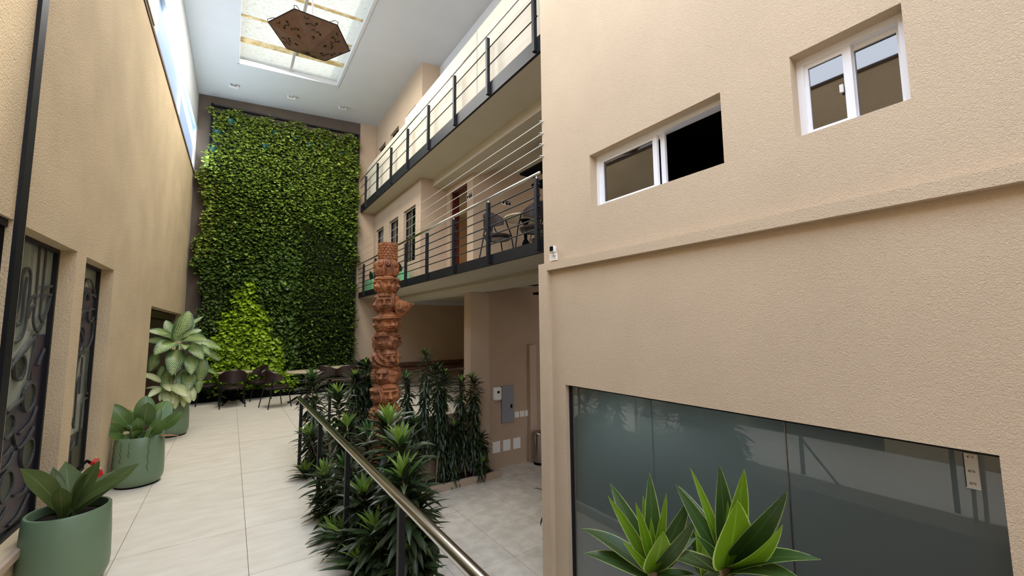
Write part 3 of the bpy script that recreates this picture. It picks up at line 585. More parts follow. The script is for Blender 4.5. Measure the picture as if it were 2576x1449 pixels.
# dark metal stairs seen from below, one flight per level
def stairs(z0, lab):
    r = empty('metal_staircase', (4.43, 6.0, z0), lab, 'staircase')
    for k in range(5):
        MB().box(.0+k*.28, .32+k*.28, -.9, .2, -k*.165, .04-k*.165).build('tread', PITCH, r)
    MB().box(.08, .1, -.85, -.83, 0, (S1 if z0 < 3 else S2)-z0).build('hanger', PITCH, r); MB().box(.5, .52, -.85, -.83, -.3, (S1 if z0 < 3 else S2)-z0).build('hanger', PITCH, r)
    V = [(x, y, z) for x, z in ((0, -.0), (1.3, -.76)) for y in (-.9, -.87) for z in (z-.08, z+.06)]
    MB().add(V, [(0, 1, 3, 2), (4, 6, 7, 5), (0, 4, 5, 1), (2, 3, 7, 6), (0, 2, 6, 4), (1, 5, 7, 3)]).build('stringer', PITCH, r)
stairs(2.48, 'black steel stairs seen under the first balcony by the corner'); stairs(4.60, 'black steel stairs above the balcony tables')

# ------------------------------------------------------------------ railings
def bar(mb, a, b, s): 
    a, b = Vector(a), Vector(b); d = (b-a).normalized(); n = Vector((-d.y, d.x, 0))*s/2 if abs(d.z) < .9 else Vector((s/2, 0, 0)); k = Vector((0, 0, s/2)) if abs(d.z) < .9 else Vector((0, s/2, 0))
    V = [p+n*i+k*j for p in (a, b) for i in (-1, 1) for j in (-1, 1)]
    return mb.add(V, [(0, 1, 3, 2), (4, 6, 7, 5), (0, 4, 5, 1), (2, 3, 7, 6), (0, 2, 6, 4), (1, 5, 7, 3)])
def balc(gz, top, rods, label, hand, postx=3.065, lowz=0):
    r = empty('balcony_railing', (postx, 3.94, gz), label, 'railing'); y0 = 3.94
    for y in [3.93, 5.1, 6.24, 7.4, 8.57, 9.72, 10.86, 12.02]:
        MB().box(-.025, .025, y-y0-.025, y-y0+.025, -lowz, top-gz-.06).build('post', BLACK, r); MB().tube([(0, y-y0, top-gz-.06), (0, y-y0, top-gz-.02)], .006, 6).build('post_pin', STEEL, r)
    for z in rods: MB().tube([(.0, -.08, z-gz), (.0, YF-.05-y0, z-gz)], .009, 6).build('rod', BLACK, r)
    m = MB().tube([(0, -.08, top-gz), (0, YF-.05-y0, top-gz)], hand, 12).build('handrail', STEEL, r, smooth=True)
    return r
r1 = balc(G1, 3.60, [3.46, 3.315, 3.18, 3.04, 2.905], 'black post railing with five rods on the first balcony', .022, lowz=.13)
r2 = balc(G2, 6.2, [5.96, 5.68], 'black post railing with two rods on the upper balcony', .014, lowz=.15)
for i, z in enumerate((4.222, 4.07, 3.93, 3.78)):
    r = empty('tension_wire', (3.05, 3.8, z), 'thin steel wire above the first balcony rail, %s from the top' % ('first', 'second', 'third', 'fourth')[i], 'wire', group='wires strung above the first balcony')
    MB().tube([(.0, -.02, 0), (-.03, YF-3.85, -.05-i*.06)], .0045, 5).build('wire', WIREM, r)
    MB().tube([(-.0, -.03, .0), (-.02, .0, .012), (-.02, .03, 0), (0, .02, -.012), (.01, -.03, 0)], .004, 5).build('hook', STEEL, r)
# near walkway railing
NR = empty('walkway_railing', (.745, 1, 0), 'black post railing with polished tube handrail along the near hedge', 'railing')
for y in (5.82, 4.5, 3.34, 2.16, .95): MB().box(.008, .042, y-1.017, y-.983, -.1, .80).build('post', BLACK, NR); MB().tube([(.025, y-1, .79), (.0, y-1, .83)], .006, 6).build('post_pin', STEEL, NR)
flat_smooth(MB().tube([(0, -.7, .845), (0, 4.85, .845)], .026, 20).build('handrail', STEEL, NR))
# brace at near post and far post
MB().tube([(.05, 1.16, .42), (.26, .75, .05)], .012, 8).build('brace', BLACK, NR); MB().tube([(.05, 4.8, .42), (.2, 4.4, .1)], .012, 8).build('brace', BLACK, NR)
FR = empty('far_railing', (2.5, 7.68, 0), 'rod railing with steel handrail along the far side of the void', 'railing')
MB().tube([(-1.72, -1.85, .845), (-1.1, 0, .84), (1.52, 0, .865)], .02, 12).build('handrail', BRUSH, FR, smooth=True)
for x in (-1.05, .3, 1.45): MB().box(x-.02, x+.02, -.02, .02, -.1, .82).build('post', BLACK, FR)
MB().box(.33, .36, -.02, .02, -.1, .7).build('post', BLACK, FR)
for z in (.6, .42, .24): MB().tube([(-1.72, -1.85, z), (-1.1, 0, z), (1.5, 0, z)], .01, 6).build('rod', BLACK, FR)

# signs on the first balcony
def sign(loc, rotz, label):
    r = empty('stair_sign', loc, label, 'sign', rotz)
    MB().box(-.12, .12, -.006, 0, -.055, .055).build('plate', WPLA, r); MB().box(-.02, .113, -.009, -.006, -.047, .047).build('dark_panel', PITCH, r)
    g = MB().box(-.105, -.06, -.009, -.006, -.035, .02); g.box(-.05, -.03, -.009, -.006, .0, .035); g.build('symbol', PITCH, r)
    a = MB(); bar(a, (.0, -.01, .03), (.07, -.01, -.035), .01); a.box(.05, .09, -.012, -.009, .012, .03); a.build('arrow', WPLA, r); return r
sign((5.0, 7.53, 4.5), 0, 'black and white stair sign on the wall behind the balcony chairs')
sign((4.15, 7.68, 4.55), -PI/2, 'black and white sign on the wall end beside the balcony doorway')
#PART2
# ------------------------------------------------------------------ leaves
PROF = {'lance': lambda t: (math.sin(PI*min(1, t**.75))**.8)*(1-.15*t)+.08*(1-t),
        'oval': lambda t: (max(0, math.sin(PI*t**.85))**.62),
        'heart': lambda t: max(0, (1-t)**.7*(t+.02)**.28*1.75),
        'strap': lambda t: (.3*(1-t)+.98*math.sin(PI*min(1, t)**1.5)**.8)*(1 if t < .9 else .8)}
def leafgeo(kind, w, sag=0, fold=.25, n=7, twist=0, wave=0):
    V = []; UV = []; F = []; y = z = 0; p = sag*.25
    for i in range(n+1):
        t = i/n; hw = PROF[kind](t)*w/2 if i < n else .0005
        if i: p = sag*.25-sag*t; y += math.cos(p)/n; z += math.sin(p)/n
        tw = twist*t; wv = wave*math.sin(t*14)*hw
        for s in (-1, 0, 1):
            x = s*hw*math.cos(tw); dz = abs(s)*hw*fold+s*hw*math.sin(tw)+(wv if s else 0)
            V.append((x, y-dz*math.sin(p), z+dz*math.cos(p))); UV.append((s*.999, t))
    for i in range(n):
        a = i*3; F += [(a, a+1, a+4, a+3), (a+1, a+2, a+5, a+4)]
    return V, F, UV, Vector((0, y, z))
class Leaf:
    def __init__(s, name, mats, *a, **k):
        V, F, UV, s.end = leafgeo(*a, **k); s.V = np.array(V); s.F = np.array(F); s.UV = np.array(UV)
        s.me = [mesh(name, V, F, m, True, UV) for m in (mats if isinstance(mats, list) else [mats])]
def frame(y, up):
    y = y.normalized(); x = y.cross(up)
    if x.length < 1e-4: x = Vector((1, 0, 0))
    x.normalize(); z = x.cross(y); return Matrix((x, y, z)).transposed()
def lmat(base, tip, leaf, up=Vector((0, 0, 1)), wscale=1.0):      # place a leaf so that its chord runs base -> tip
    d = Vector(tip)-Vector(base); e = leaf.end; s = d.length/e.length
    Rl = frame(e, Vector((0, 0, 1))); Rw = frame(d, up)
    S = Matrix.Diagonal((s*wscale, s, s)); m = (Rw @ Rl.transposed() @ S).to_4x4(); m.translation = Vector(base); return m
class Cover:                               # many leaves merged into one mesh
    def __init__(s): s.V = []; s.F = []; s.UV = []; s.mi = []; s.n = 0
    def add(s, leaf, m, mi=0):
        A = np.array(m)[:3]; v = leaf.V @ A[:, :3].T + A[:, 3]; s.V.append(v); s.F.append(leaf.F+s.n); s.UV.append(leaf.UV); s.n += len(v); s.mi += [mi]*len(leaf.F)
    def build(s, name, mats, parent):
        V = np.vstack(s.V).astype(np.float32); F = np.vstack(s.F).astype(np.int32); UV = np.vstack(s.UV)
        me = bpy.data.meshes.new(name); me.vertices.add(len(V)); me.vertices.foreach_set('co', V.ravel())
        me.loops.add(F.size); me.loops.foreach_set('vertex_index', F.ravel()); me.polygons.add(len(F))
        me.polygons.foreach_set('loop_start', np.arange(len(F), dtype=np.int32)*4); me.polygons.foreach_set('loop_total', np.full(len(F), 4, dtype=np.int32))
        for m in mats: me.materials.append(m)
        me.polygons.foreach_set('material_index', np.array(s.mi, dtype=np.int32)); me.polygons.foreach_set('use_smooth', np.ones(len(F), dtype=bool))
        l = me.uv_layers.new(name='UVMap'); l.data.foreach_set('uv', UV[F.ravel()].astype(np.float32).ravel()); me.update(calc_edges=True); me.validate()
        o = link(name, me, parent); o['kind'] = 'stuff'; return o

# ------------------------------------------------------------------ living wall
gw = empty('living_wall', (1.1, YF-.05, 0), 'tall wall of climbing leafy plants with a lime green patch at its foot', 'living wall')
box('backing_panel', -1.76, 1.83, -.02, .02, .35, 7.42, mat('black_mesh_panel', srgb(38, 38, 34), .9), gw)
fb_ = MB(); fb_.box(-1.78, -1.75, -.06, .04, .2, 7.5); fb_.box(1.83, 1.87, -.06, .04, .2, 7.6); fb_.add([(x, y, z+(.14 if x > 0 else 0)) for x in (-1.78, 1.87) for y in (-.06, .04) for z in (7.44, 7.48)], [(0, 1, 3, 2), (4, 6, 7, 5), (0, 4, 5, 1), (2, 3, 7, 6), (0, 2, 6, 4), (1, 5, 7, 3)]); fb_.build('frame', BLACK, gw)
box('trough', -2.06, 1.86, -.36, .02, .0, .22, PITCH, gw)
for x, z in ((-1.35, 7.12), (-.35, 7.1), (.12, 7.06), (-1.62, 6.75), (-1.68, 6.3), (.5, 6.95), (.95, 7.05), (1.35, 6.9), (-.55, 6.65)):
    p_ = flat_smooth(MB().lathe([(.0, -.16), (.07, -.16), (.1, .0), (.085, .0), (.07, -.1), (0, -.1)], 14).build('wall_pocket', TEAL, gw)); p_.location = (x, -.15, z+.03); p_.rotation_euler = (.5, 0, 0)
hearts = [Leaf('leaf', [LIV, LID, LIY, LIL], 'heart', .92, sag=s, fold=f, n=3) for s, f in ((.5, .3), (.9, .15), (.2, .4))]
narrow = [Leaf('leaf', [LIV, LID, LIY, LIL], 'lance', .4, sag=s, fold=.3, n=3) for s in (.6, 1.0)]
def limez(x, z):                           # lime patch: a point at 2.9 m, 1.7 m wide at the foot
    le = -.42 if z < 1.4 else -.42+.62*(z-1.4)/1.5
    ri = 1.45-.55*max(0, z-.3)/1.4 if z < 1.7 else .9-.5*(z-1.7)/1.2
    n_ = .07*math.sin(z*9+x*3)+.05*math.sin(z*23)
    return z < 2.95 and le+n_ < x < ri+n_
cov = Cover(); cand = []
xs_ = rng.uniform(-2.06, 1.9, 26000); zs_ = rng.uniform(.12, 7.55, 26000); dd = rng.uniform(0, 1, 26000)
for x, z, d in zip(xs_, zs_, dd):
    edge = (-1.83+.14*(z-5.4)/2 if z > 5.4 else -1.83+.16*max(0, (3.5-z)/2.5))+.08*math.sin(z*3.1)+.05*math.sin(z*11)
    if x < edge-.04 or x > 1.86+.05*math.sin(z*7): continue
    if z > 7.36+.06*math.sin(x*9)+.035*(x+1.75): continue
    thick = .10+.16*(.5+.5*math.sin(x*2.3+z*1.1)*math.cos(z*1.7-x))+(.12 if z < 3 else 0)
    wx = x+1.1
    lime = limez(wx, z)
    small = (z < 3.0 and wx < -.1 and not lime); feath = wx > 1.5 and z < 3.4+1.2*math.sin(wx)
    L_ = random.choice(narrow) if (feath or (small and random.random() < .5)) else random.choice(hearts)
    sz = random.uniform(.08, .13)*(1.0 if lime else 1)*(1.0-.22*max(0, (z-3.5)/4))*(.7 if small else 1)
    if feath: sz *= 1.15
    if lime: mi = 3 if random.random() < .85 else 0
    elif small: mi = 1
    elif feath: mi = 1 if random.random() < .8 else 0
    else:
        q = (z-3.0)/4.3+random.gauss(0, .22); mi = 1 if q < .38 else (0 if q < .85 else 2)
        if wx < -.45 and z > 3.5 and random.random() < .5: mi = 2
    a = random.gauss(0, .9); y0 = -.03-thick*(.25+.75*d)
    dirv = Vector((math.sin(a)*.9, -random.uniform(.5, 1.0), -random.uniform(.15, .9) if not feath else random.uniform(-.5, .6))).normalized()
    b = Vector((x, y0, z)); m = lmat(b, b+dirv*sz, L_, up=Vector((random.gauss(0, .35), -.35, 1)))
    cand.append((d+random.random()*.2, L_, m, mi, lime))
cand.sort(key=lambda c: (-(c[4]*.6+c[0])))
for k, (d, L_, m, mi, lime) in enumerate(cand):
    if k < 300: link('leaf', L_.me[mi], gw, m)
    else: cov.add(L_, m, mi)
for k in range(160):                       # small plants in the trough
    x = random.uniform(-2.0, 1.8); b = Vector((x, -.25, .2)); L_ = narrow[0]; cov.add(L_, lmat(b, b+Vector((random.gauss(0, .08), random.uniform(-.12, .02), random.uniform(.08, .2))), L_), 1)
cov.build('leaf_cover', [LIV, LID, LIY, LIL], gw)
st = MB()
for x in [-1.85, -1.6, -1.2, -.7, .2, .6, 1.2, 1.7]:
    zt = random.uniform(5.5, 7); st.tube([(x+.05*math.sin(k), -.2-.05*math.sin(k*2.), zt-k*.35) for k in range(7)], .004, 4)
st.build('hanging_stem', BROWN, gw)

# ------------------------------------------------------------------ dracaena shrubs
dr_old = [Leaf('leaf', LG, 'lance', .2, sag=s, fold=.3, n=5, twist=tw) for s, tw in ((.7, .2), (1.1, -.3), (.35, .1))]
LGM = leafmat('dracaena_leaf_fresh', srgb(52, 84, 36), srgb(74, 108, 50), rnd=.25, transl=.25)
dr_mid = [Leaf('leaf', LGM, 'lance', .18, sag=s, fold=.35, n=5) for s in (.2, .6)]
dr_new = [Leaf('leaf', LGY, 'lance', .19, sag=s, fold=.35, n=5) for s in (.15, .5)]
def shrub(top, base, label, L=.23, n=150, lean=(0, 0), clothe=.9, group='dracaena shrubs planted in the sunken beds', crown=14, drop=0.0):
    bright = random.random() < .75; top = Vector(top); base = Vector(base); r = empty('dracaena_shrub', base, label, 'shrub', group=None)
    mid = (top+base)/2+Vector((random.gauss(0, .05)+lean[0], random.gauss(0, .05)+lean[1], 0))
    P = lambda s: (base*(1-s)**2+mid*2*s*(1-s)+top*s*s)
    MB().tube([P(s/8)-base for s in range(9)], [.017]*5+[.013, .011, .009, .006], 7).build('cane', BARK, r, smooth=True)
    ln = (top-base).length; s0 = max(.04, 1-clothe/ln) if clothe else 0
    a = random.random()*6
    for k in range(n):
        q = k/(n-1); s = s0+(1-s0)*(q**.85); c = P(s)-base; tn = (P(min(1, s+.02))-P(s-.02)).normalized()
        a += 2.399+random.gauss(0, .15)
        rest = (n-1-k)
        if rest < crown:
            el = 1.4-.9*rest/crown; LF = random.choice(dr_new if bright else dr_mid) if rest < crown*.75 else random.choice(dr_mid); ll = L*(.5+.38*rest/crown)
        else:
            el = .5-1.35*min(1, (rest-crown)/(n*.3))+random.gauss(0, .22); LF = random.choice(dr_old); ll = L*random.uniform(.8, 1.1)
        h = Vector((math.cos(a), math.sin(a), 0)); h = (h - tn*h.dot(tn)).normalized()
        dv = h*math.cos(el)+tn*math.sin(el); dv = (dv+Vector((0, 0, -drop))).normalized()
        c = c+h*.012
        link('leaf', LF.me[0], r, lmat(c, c+dv*ll, LF, up=Vector((0, 0, 1)) if abs(dv.z) < .9 else h*-1))
    return r
hedge = [((785, 945), .92, 'tall dracaena at the far end of the near railing, crown over the rail tip'),
         ((846, 985), 1.0, 'dracaena just right of the rail tip, crown level with the handrail'),
         ((772, 1085), .8, 'narrow dracaena leaning to the walkway behind the far posts'),
         ((768, 1180), .78, 'leafy dracaena bulging left over the walkway edge below the far posts'),
         ((872, 1062), 1.05, 'dracaena with bright crown between the handrail and the carved pole'),
         ((925, 1085), 1.1, 'dracaena with upright pale crown left of the carved pole base'),
         ((975, 1050), 1.1, 'tallest near dracaena, bright crown in front of the carved pole'),
         ((1003, 1105), 1.05, 'dracaena with wide bright crown just right of the tallest near one'),
         ((815, 1185), .76, 'dracaena with yellow green crown overhanging the walkway at mid hedge'),
         ((868, 1165), .86, 'dark dracaena under the handrail in the middle of the hedge'),
         ((915, 1235), .9, 'dense dark dracaena under the handrail behind the nearest post'),
         ((835, 1330), .76, 'low dracaena with small bright crown at the hedge foot by the walkway'),
         ((1012, 1185), 1.0, 'bright crowned dracaena beside the handrail above the nearest post'),
         ((1040, 1260), 1.15, 'dracaena on the courtyard side of the handrail'),
         ((868, 1340), .78, 'low dark dracaena left of the nearest post'),
         ((940, 1330), .88, 'drooping dark dracaena just left of the nearest post'),
         ((1030, 1385), 1.05, 'low dark dracaena right of the nearest post'),
         ((818, 1245), .78, 'dark bushy dracaena filling the hedge edge above the walkway'),
         ((905, 1410), .8, 'lowest dracaena at the bottom edge of the photograph')]
for (px, py), X, lab in hedge:
    t = at('X', X, px, py); by = min(max(t.y+random.uniform(-.15, .15), 1.6), 6.6)
    low = py > 1200
    shrub(t, (1.08+random.uniform(-.1, .16), by, FL+.05), lab, L=.225 if t.y > 3.6 else .25, n=300, clothe=1.6 if not low else 1.1, crown=15, lean=(.05, 0))
for i, ((px, py), Y, cl_, lab) in enumerate([((1072, 888), 7.38, 1.9, 'tallest of the dark shrubs against the far retaining wall'), ((1098, 925), 7.34, 1.5, 'shrub just right of the tallest one at the far wall'),
        ((1118, 940), 7.36, 1.9, 'shrub below the green pot at the far railing'), ((1162, 955), 7.36, 1.6, 'dark shrub left of the far railing end post'), ((1190, 948), 7.36, 1.7, 'dark shrub in front of the far railing end post'),
        ((1142, 1070), 7.3, 1.2, 'lower dark shrub between the far wall stems'), ((1208, 1100), 7.3, 1.0, 'low shrub nearest the tan service wall'), ((1020, 945), 7.36, 1.8, 'shrub showing right behind the carved pole'),
        ((925, 915), 7.3, 1.1, 'shrub left behind the carved pole with fresh crown'), ((893, 945), 7.2, 1.1, 'shrub second left of the carved pole'), ((948, 950), 7.2, 1.2, 'dark shrub directly behind the carved pole'), ((1045, 1060), 7.0, 1.1, 'dark shrub at the left end of the kerb')]):
    t = at('Y', Y, px, py); b = (t.x+random.uniform(-.06, .1), 7.3, FL+.08)
    shrub(t, b, lab, L=.23, n=290, clothe=cl_, crown=9)
t = at('Z', FL+.22, 1215, 1185); shrub((t.x, t.y, FL+.42), (t.x-.02, t.y+.12, FL+.05), 'small rosette shrub spilling over the kerb end', L=.2, n=44, clothe=.3, crown=12)
t = at('X', 3.25, 1368, 1245); shrub((t.x+.05, t.y, t.z+.1), (t.x+.15, t.y+.05, FL), 'sparse dark plant peeping out behind the wall corner', L=.24, n=16, clothe=.5, crown=3)

# ------------------------------------------------------------------ monstera at the hedge and at the bottom edge
def monstera(name, base, leaves, label):
    r = empty(name, base, label, 'plant')
    for (tp, c, s, az, tilt) in leaves:
        V = [(0, 0, 0)]; F = []; UV = [(0, 0)]; n = 44
        for k in range(n+1):
            a = -PI+2*PI*k/n; rr = (.5+.12*math.cos(a))*(1-.3*math.exp(-((abs(a)-PI)/.35)**2)); rr *= (.48 if (k % 6 in (2,) and .5 < abs(a) < 2.7) else 1)
            V.append((rr*math.sin(a)*.9, rr*math.cos(a)+.12, -.25*rr*rr)); UV.append((.5, .5))
        F = [(0, k+1, k+2) for k in range(n)]
        o = link('leaf', mesh('leaf', V, F, LDK, True, UV), r); o.matrix_local = Matrix.Translation(Vector(c)-Vector(base)) @ Matrix.Rotation(az, 4, 'Z') @ Matrix.Rotation(tilt, 4, 'X') @ Matrix.Scale(s, 4)
        MB().tube([(0, 0, 0), (Vector(c)-Vector(base))*.6+Vector((0, 0, .05)), Vector(c)-Vector(base)], .006, 6).build('stem', LGY, r)
    return r
c = at('X', 1.25, 1058, 1352)
monstera('monstera_plant', (1.2, c.y+.1, FL+.05), [(0, c, .3, -.9, -.9)], 'split leaf plant beside the nearest railing post')
c = at('X', 1.35, 1168, 1462); monstera('monstera_plant', (1.2, c.y+.1, FL+.05), [(0, c, .28, -1.2, -.7)], 'single dark leaf rising at the bottom edge left of the handrail')

# ------------------------------------------------------------------ large dracaena in front of the shop glass
fgd = [Leaf('leaf', [LFG, LFY], 'lance', wd, sag=s, fold=.28, n=12, twist=tw) for wd, s, tw in ((.2, .25, .15), (.22, .7, -.1), (.17, .35, .3), (.3, .2, 0))]
def fgplant(label, X, cp, leaves, rootdx):
    c = at('X', X, *cp); c.z -= .03; base = Vector((c.x+rootdx, c.y+.02, FL)); r = empty('large_dracaena', base, label, 'plant')
    MB().tube([(0, 0, 0), (c-base)*.5+Vector((.02, .01, 0)), c-base], .014, 8).build('cane', BARK, r, smooth=True)
    for (tx, ty, dx, k, mi, ws, lift) in leaves:
        tip = at('X', X+dx, tx, ty); b = c+Vector((0, 0, lift)); d = tip-b
        side = Vector((-.45, -.8, .25)) if abs(d.normalized().z) > .6 else Vector((-.25, -.45, 1))
        link('leaf', fgd[k].me[mi], r, lmat(b-base, tip-base, fgd[k], up=side, wscale=ws))
    return r
fgplant('left one of two bright green plants before the frosted glass', 1.0, (1640, 1408),
        [(1535, 1216, -.02, 0, 0, 1.15, .0), (1633, 1188, .05, 0, 0, 1.0, .0), (1528, 1246, -.05, 2, 1, .9, .0), (1598, 1262, -.04, 0, 1, .8, .01), (1617, 1246, .04, 0, 1, .9, .0), (1676, 1240, .03, 2, 1, .7, .01), (1736, 1252, .06, 0, 0, 1.1, .0),
         (1756, 1296, .0, 2, 0, .9, .0), (1668, 1336, -.05, 3, 1, 1.5, -.005), (1637, 1300, .0, 0, 1, .8, .02), (1563, 1358, -.07, 1, 1, .8, -.01), (1462, 1330, -.03, 1, 0, 1.0, -.01), (1468, 1393, -.06, 1, 0, 1.2, -.02), (1720, 1392, .1, 1, 0, 1, -.02), (1755, 1350, .12, 0, 0, 1, 0),
         (1600, 1470, -.08, 1, 0, 1.1, -.03), (1695, 1480, -.03, 1, 0, 1.1, -.03), (1710, 1330, .12, 0, 0, 1, 0), (1750, 1445, .05, 1, 0, 1.1, -.02)], .04)
fgplant('right and taller one of two bright green plants before the frosted glass', 1.02, (1822, 1392),
        [(1736, 1176, .0, 2, 1, .6, .0), (1698, 1217, -.04, 0, 0, 1.0, .0), (1707, 1222, .05, 0, 0, 1.2, .0), (1809, 1168, .04, 0, 0, 1.15, .0), (1872, 1180, .03, 0, 1, 1.15, .0), (1862, 1232, .0, 2, 1, .6, .02), (1855, 1258, -.06, 3, 1, 1.55, -.01), (1830, 1258, .0, 0, 1, .6, .02),
         (1981, 1236, .0, 0, 0, 1.15, .0), (1978, 1244, .07, 2, 0, 1.1, .0), (1969, 1319, -.05, 1, 1, .95, .0), (1750, 1345, -.05, 1, 0, 1.2, -.005), (2066, 1408, -.0, 1, 0, 1.1, -.02), (2030, 1470, -.04, 1, 0, 1.4, -.02), (1735, 1392, .0, 1, 0, 1.3, -.02), (1630, 1385, .08, 0, 0, 1, -.02),
         (1770, 1300, .1, 0, 0, 1, .0), (1880, 1500, -.05, 1, 0, 1.3, -.03), (1790, 1500, -.1, 1, 0, 1.2, -.03), (1960, 1400, .08, 1, 0, 1, -.02)], -.02)
fgplant('short dracaena shoot between the two bright plants', 1.12, (1768, 1425),
        [(1748, 1270, 0, 0, 1, .8, 0), (1790, 1290, .03, 0, 0, 1, 0), (1730, 1310, .0, 0, 0, 1, 0), (1775, 1330, -.04, 0, 1, 1, 0), (1820, 1320, .05, 0, 0, 1, 0), (1700, 1370, 0, 1, 0, 1, 0), (1850, 1370, 0, 1, 0, 1, 0), (1760, 1345, .04, 0, 0, 1, 0)], .0)

# ------------------------------------------------------------------ potted plants on the walkway
def potbody(r, rad, h, dark=True):
    flat_smooth(MB().lathe([(0, .015), (rad*.84, .015), (rad*.9, .02), (rad*1.0, .075), (rad*1.02, .13), (rad*1.0, h*.6), (rad*.955, h-.008), (rad*.93, h), (rad*.87, h), (rad*.85, h-.01), (rad*.85, h-.13), (0, h-.13)], 56).build('pot', POTG, r), 50)
    MB().lathe([(0, 0), (rad*.86, 0), (rad*.88, .018), (0, .018)], 40).build('base_ring', PITCH, r)
    m = MB(); m.lathe([(0, h-.045), (rad*.5, h-.05), (rad*.86, h-.06)], 28); m.build('soil', SOIL, r, smooth=True)
bn_leaf = [Leaf('leaf', LBN, 'strap', wd, sag=s, fold=.2, n=12, wave=.05) for wd, s in ((.27, .5), (.28, .9), (.25, .2))]
ph_leaf = [Leaf('leaf', LPH, 'oval', wd, sag=s, fold=.22, n=10) for wd, s in ((.66, .6), (.6, .9), (.56, .3))]
di_leaf = [Leaf('leaf', [LDI, LDP], 'oval', wd, sag=s, fold=.22, n=10, wave=.06) for wd, s in ((.44, .9), (.4, .6), (.44, 1.3))]
p1 = empty('potted_plant', (-.855, 4.13, 0), 'nearest sage green pot with stiff dark olive strap leaves', 'potted plant'); potbody(p1, .222, .5)
o1 = Vector((-.855, 4.13, .45))
for (tx, ty, Y, k, w_) in ((50, 1178, 4.05, 0, 1.05), (133, 1175, 4.3, 2, .8), (165, 1160, 4.35, 2, 1.0), (252, 1158, 4.15, 0, 1.0), (222, 1190, 3.95, 2, 1.25), (352, 1165, 4.25, 0, .9), (316, 1198, 4.02, 1, 1.0), (290, 1183, 4.35, 0, .8), (150, 1225, 3.85, 2, .9), (185, 1175, 4.5, 2, 1)):
    tip = at('Y', Y, tx, ty); b = o1+Vector((random.uniform(-.03, .03), random.uniform(-.03, .03), -.02))
    link('leaf', bn_leaf[k].me[0], p1, lmat(b-p1.location, tip-p1.location, bn_leaf[k], up=Vector((.1, -.55, 1)), wscale=w_))
p2 = empty('potted_plant', (-.79, 6.33, 0), 'middle sage green pot with broad glossy leaves and hanging roots', 'potted plant'); potbody(p2, .222, .53)
o2 = Vector((-.79, 6.33, .5))
for (tx, ty, Y, k, w_, bx) in ((368, 995, 6.45, 1, 1.0, 0), (372, 1012, 6.2, 2, 1.15, 0), (278, 1016, 6.35, 0, .7, 0), (422, 1008, 6.5, 0, 1, .05), (404, 1025, 6.4, 2, .8, .03), (458, 1035, 6.25, 0, .75, .08), (420, 1055, 6.15, 0, .8, .06), (268, 1065, 6.25, 1, .9, -.08), (335, 1085, 6.1, 1, 1.1, -.02),
                               (303, 1048, 6.45, 0, .8, -.05), (345, 1050, 6.15, 0, .8, 0), (272, 1092, 6.15, 0, .7, -.06), (318, 1030, 6.5, 2, .8, -.04), (380, 1100, 6.1, 1, .7, .1)):
    tip = at('Y', Y, tx, ty); b0 = o2+Vector((bx, random.uniform(-.08, .04), -.03)); d = tip-b0
    up = Vector((.2, -1, .4)) if d.normalized().z > .5 else Vector((0, -.5, 1))
    b = b0+d*.38; MB().tube([b0-p2.location, b-p2.location+Vector((0, 0, .01)), b+d*.04-p2.location], .008, 6).build('leaf_stalk', LPH, p2)
    link('leaf', ph_leaf[k].me[0], p2, lmat(b-p2.location, tip-p2.location, ph_leaf[k], up=up, wscale=w_*1.02))
for dx, ln in ((-.13, .22), (-.06, .16), (.1, .33), (-.2, .28)):
    a = math.atan2(-.19, dx); MB().tube([(dx+.007*math.sin(k*1.7)+.004*math.sin(k*3.1), -math.sqrt(max(.001, .225**2-dx*dx))-.006, (.5-k*ln/12)) for k in range(13)], .0018, 4).build('aerial_root', BROWN, p2)
link('dry_leaf', Leaf('dry_leaf', DRY, 'lance', .3, sag=.4).me[0], p2, lmat(Vector((.12, -.1, .5)), Vector((.36, -.12, .47)), ph_leaf[0]))
p3 = empty('potted_plant', (-.742, 8.86, 0), 'far sage green pot with tall cream veined dieffenbachia', 'potted plant'); potbody(p3, .232, .5)
pc = p3.location
CT = at('Y', 8.9, 447, 868)
MB().tube([(0, 0, .45), (-.02, .02, 1.0), CT-pc], .018, 8).build('stem', LPH, p3)
MB().tube([(.05, 0, .45), (.1, .02, .8), (.14, .0, 1.25)], .014, 8).build('stem', LPH, p3)
DL = [((440, 860), (476, 782), 0, 1, 9.0), ((435, 862), (418, 805), 1, 1, 9.0), ((425, 850), (381, 806), 0, 0, 8.95), ((430, 848), (370, 832), 0, 1, 8.7), ((440, 850), (512, 796), 1, .5, 9.0), ((455, 850), (508, 830), 0, 1, 8.9), ((435, 858), (412, 845), 1, .9, 8.6), ((425, 865), (362, 858), 0, 1, 8.75),
      ((440, 862), (388, 893), 2, 1.1, 8.5), ((460, 855), (522, 858), 0, 1.1, 8.6), ((448, 850), (455, 818), 0, 1, 9.1), ((465, 865), (465, 880), 1, 1, 8.5), ((478, 862), (556, 878), 0, .9, 8.9), ((470, 870), (510, 905), 2, 1, 8.55), ((445, 880), (432, 945), 2, 1.0, 8.5), ((480, 895), (480, 943), 2, 1.0, 8.5),
      ((500, 880), (552, 908), 0, .9, 8.9), ((505, 895), (500, 965), 2, .9, 8.8), ((465, 930), (448, 975), 2, 1, 8.6), ((475, 935), (472, 985), 2, 1, 8.5), ((395, 888), (375, 935), 2, 1, 8.8), ((400, 885), (372, 905), 1, .9, 8.9), ((505, 925), (545, 942), 1, .8, 8.9), ((425, 930), (408, 990), 2, 1, 8.7), ((450, 845), (490, 815), 1, 1, 9.1), ((490, 870), (530, 895), 2, .9, 8.7),
      ((495, 940), (498, 990), 2, .8, 8.8), ((455, 960), (440, 1010), 2, .9, 8.6), ((410, 920), (395, 960), 2, .9, 8.8)]
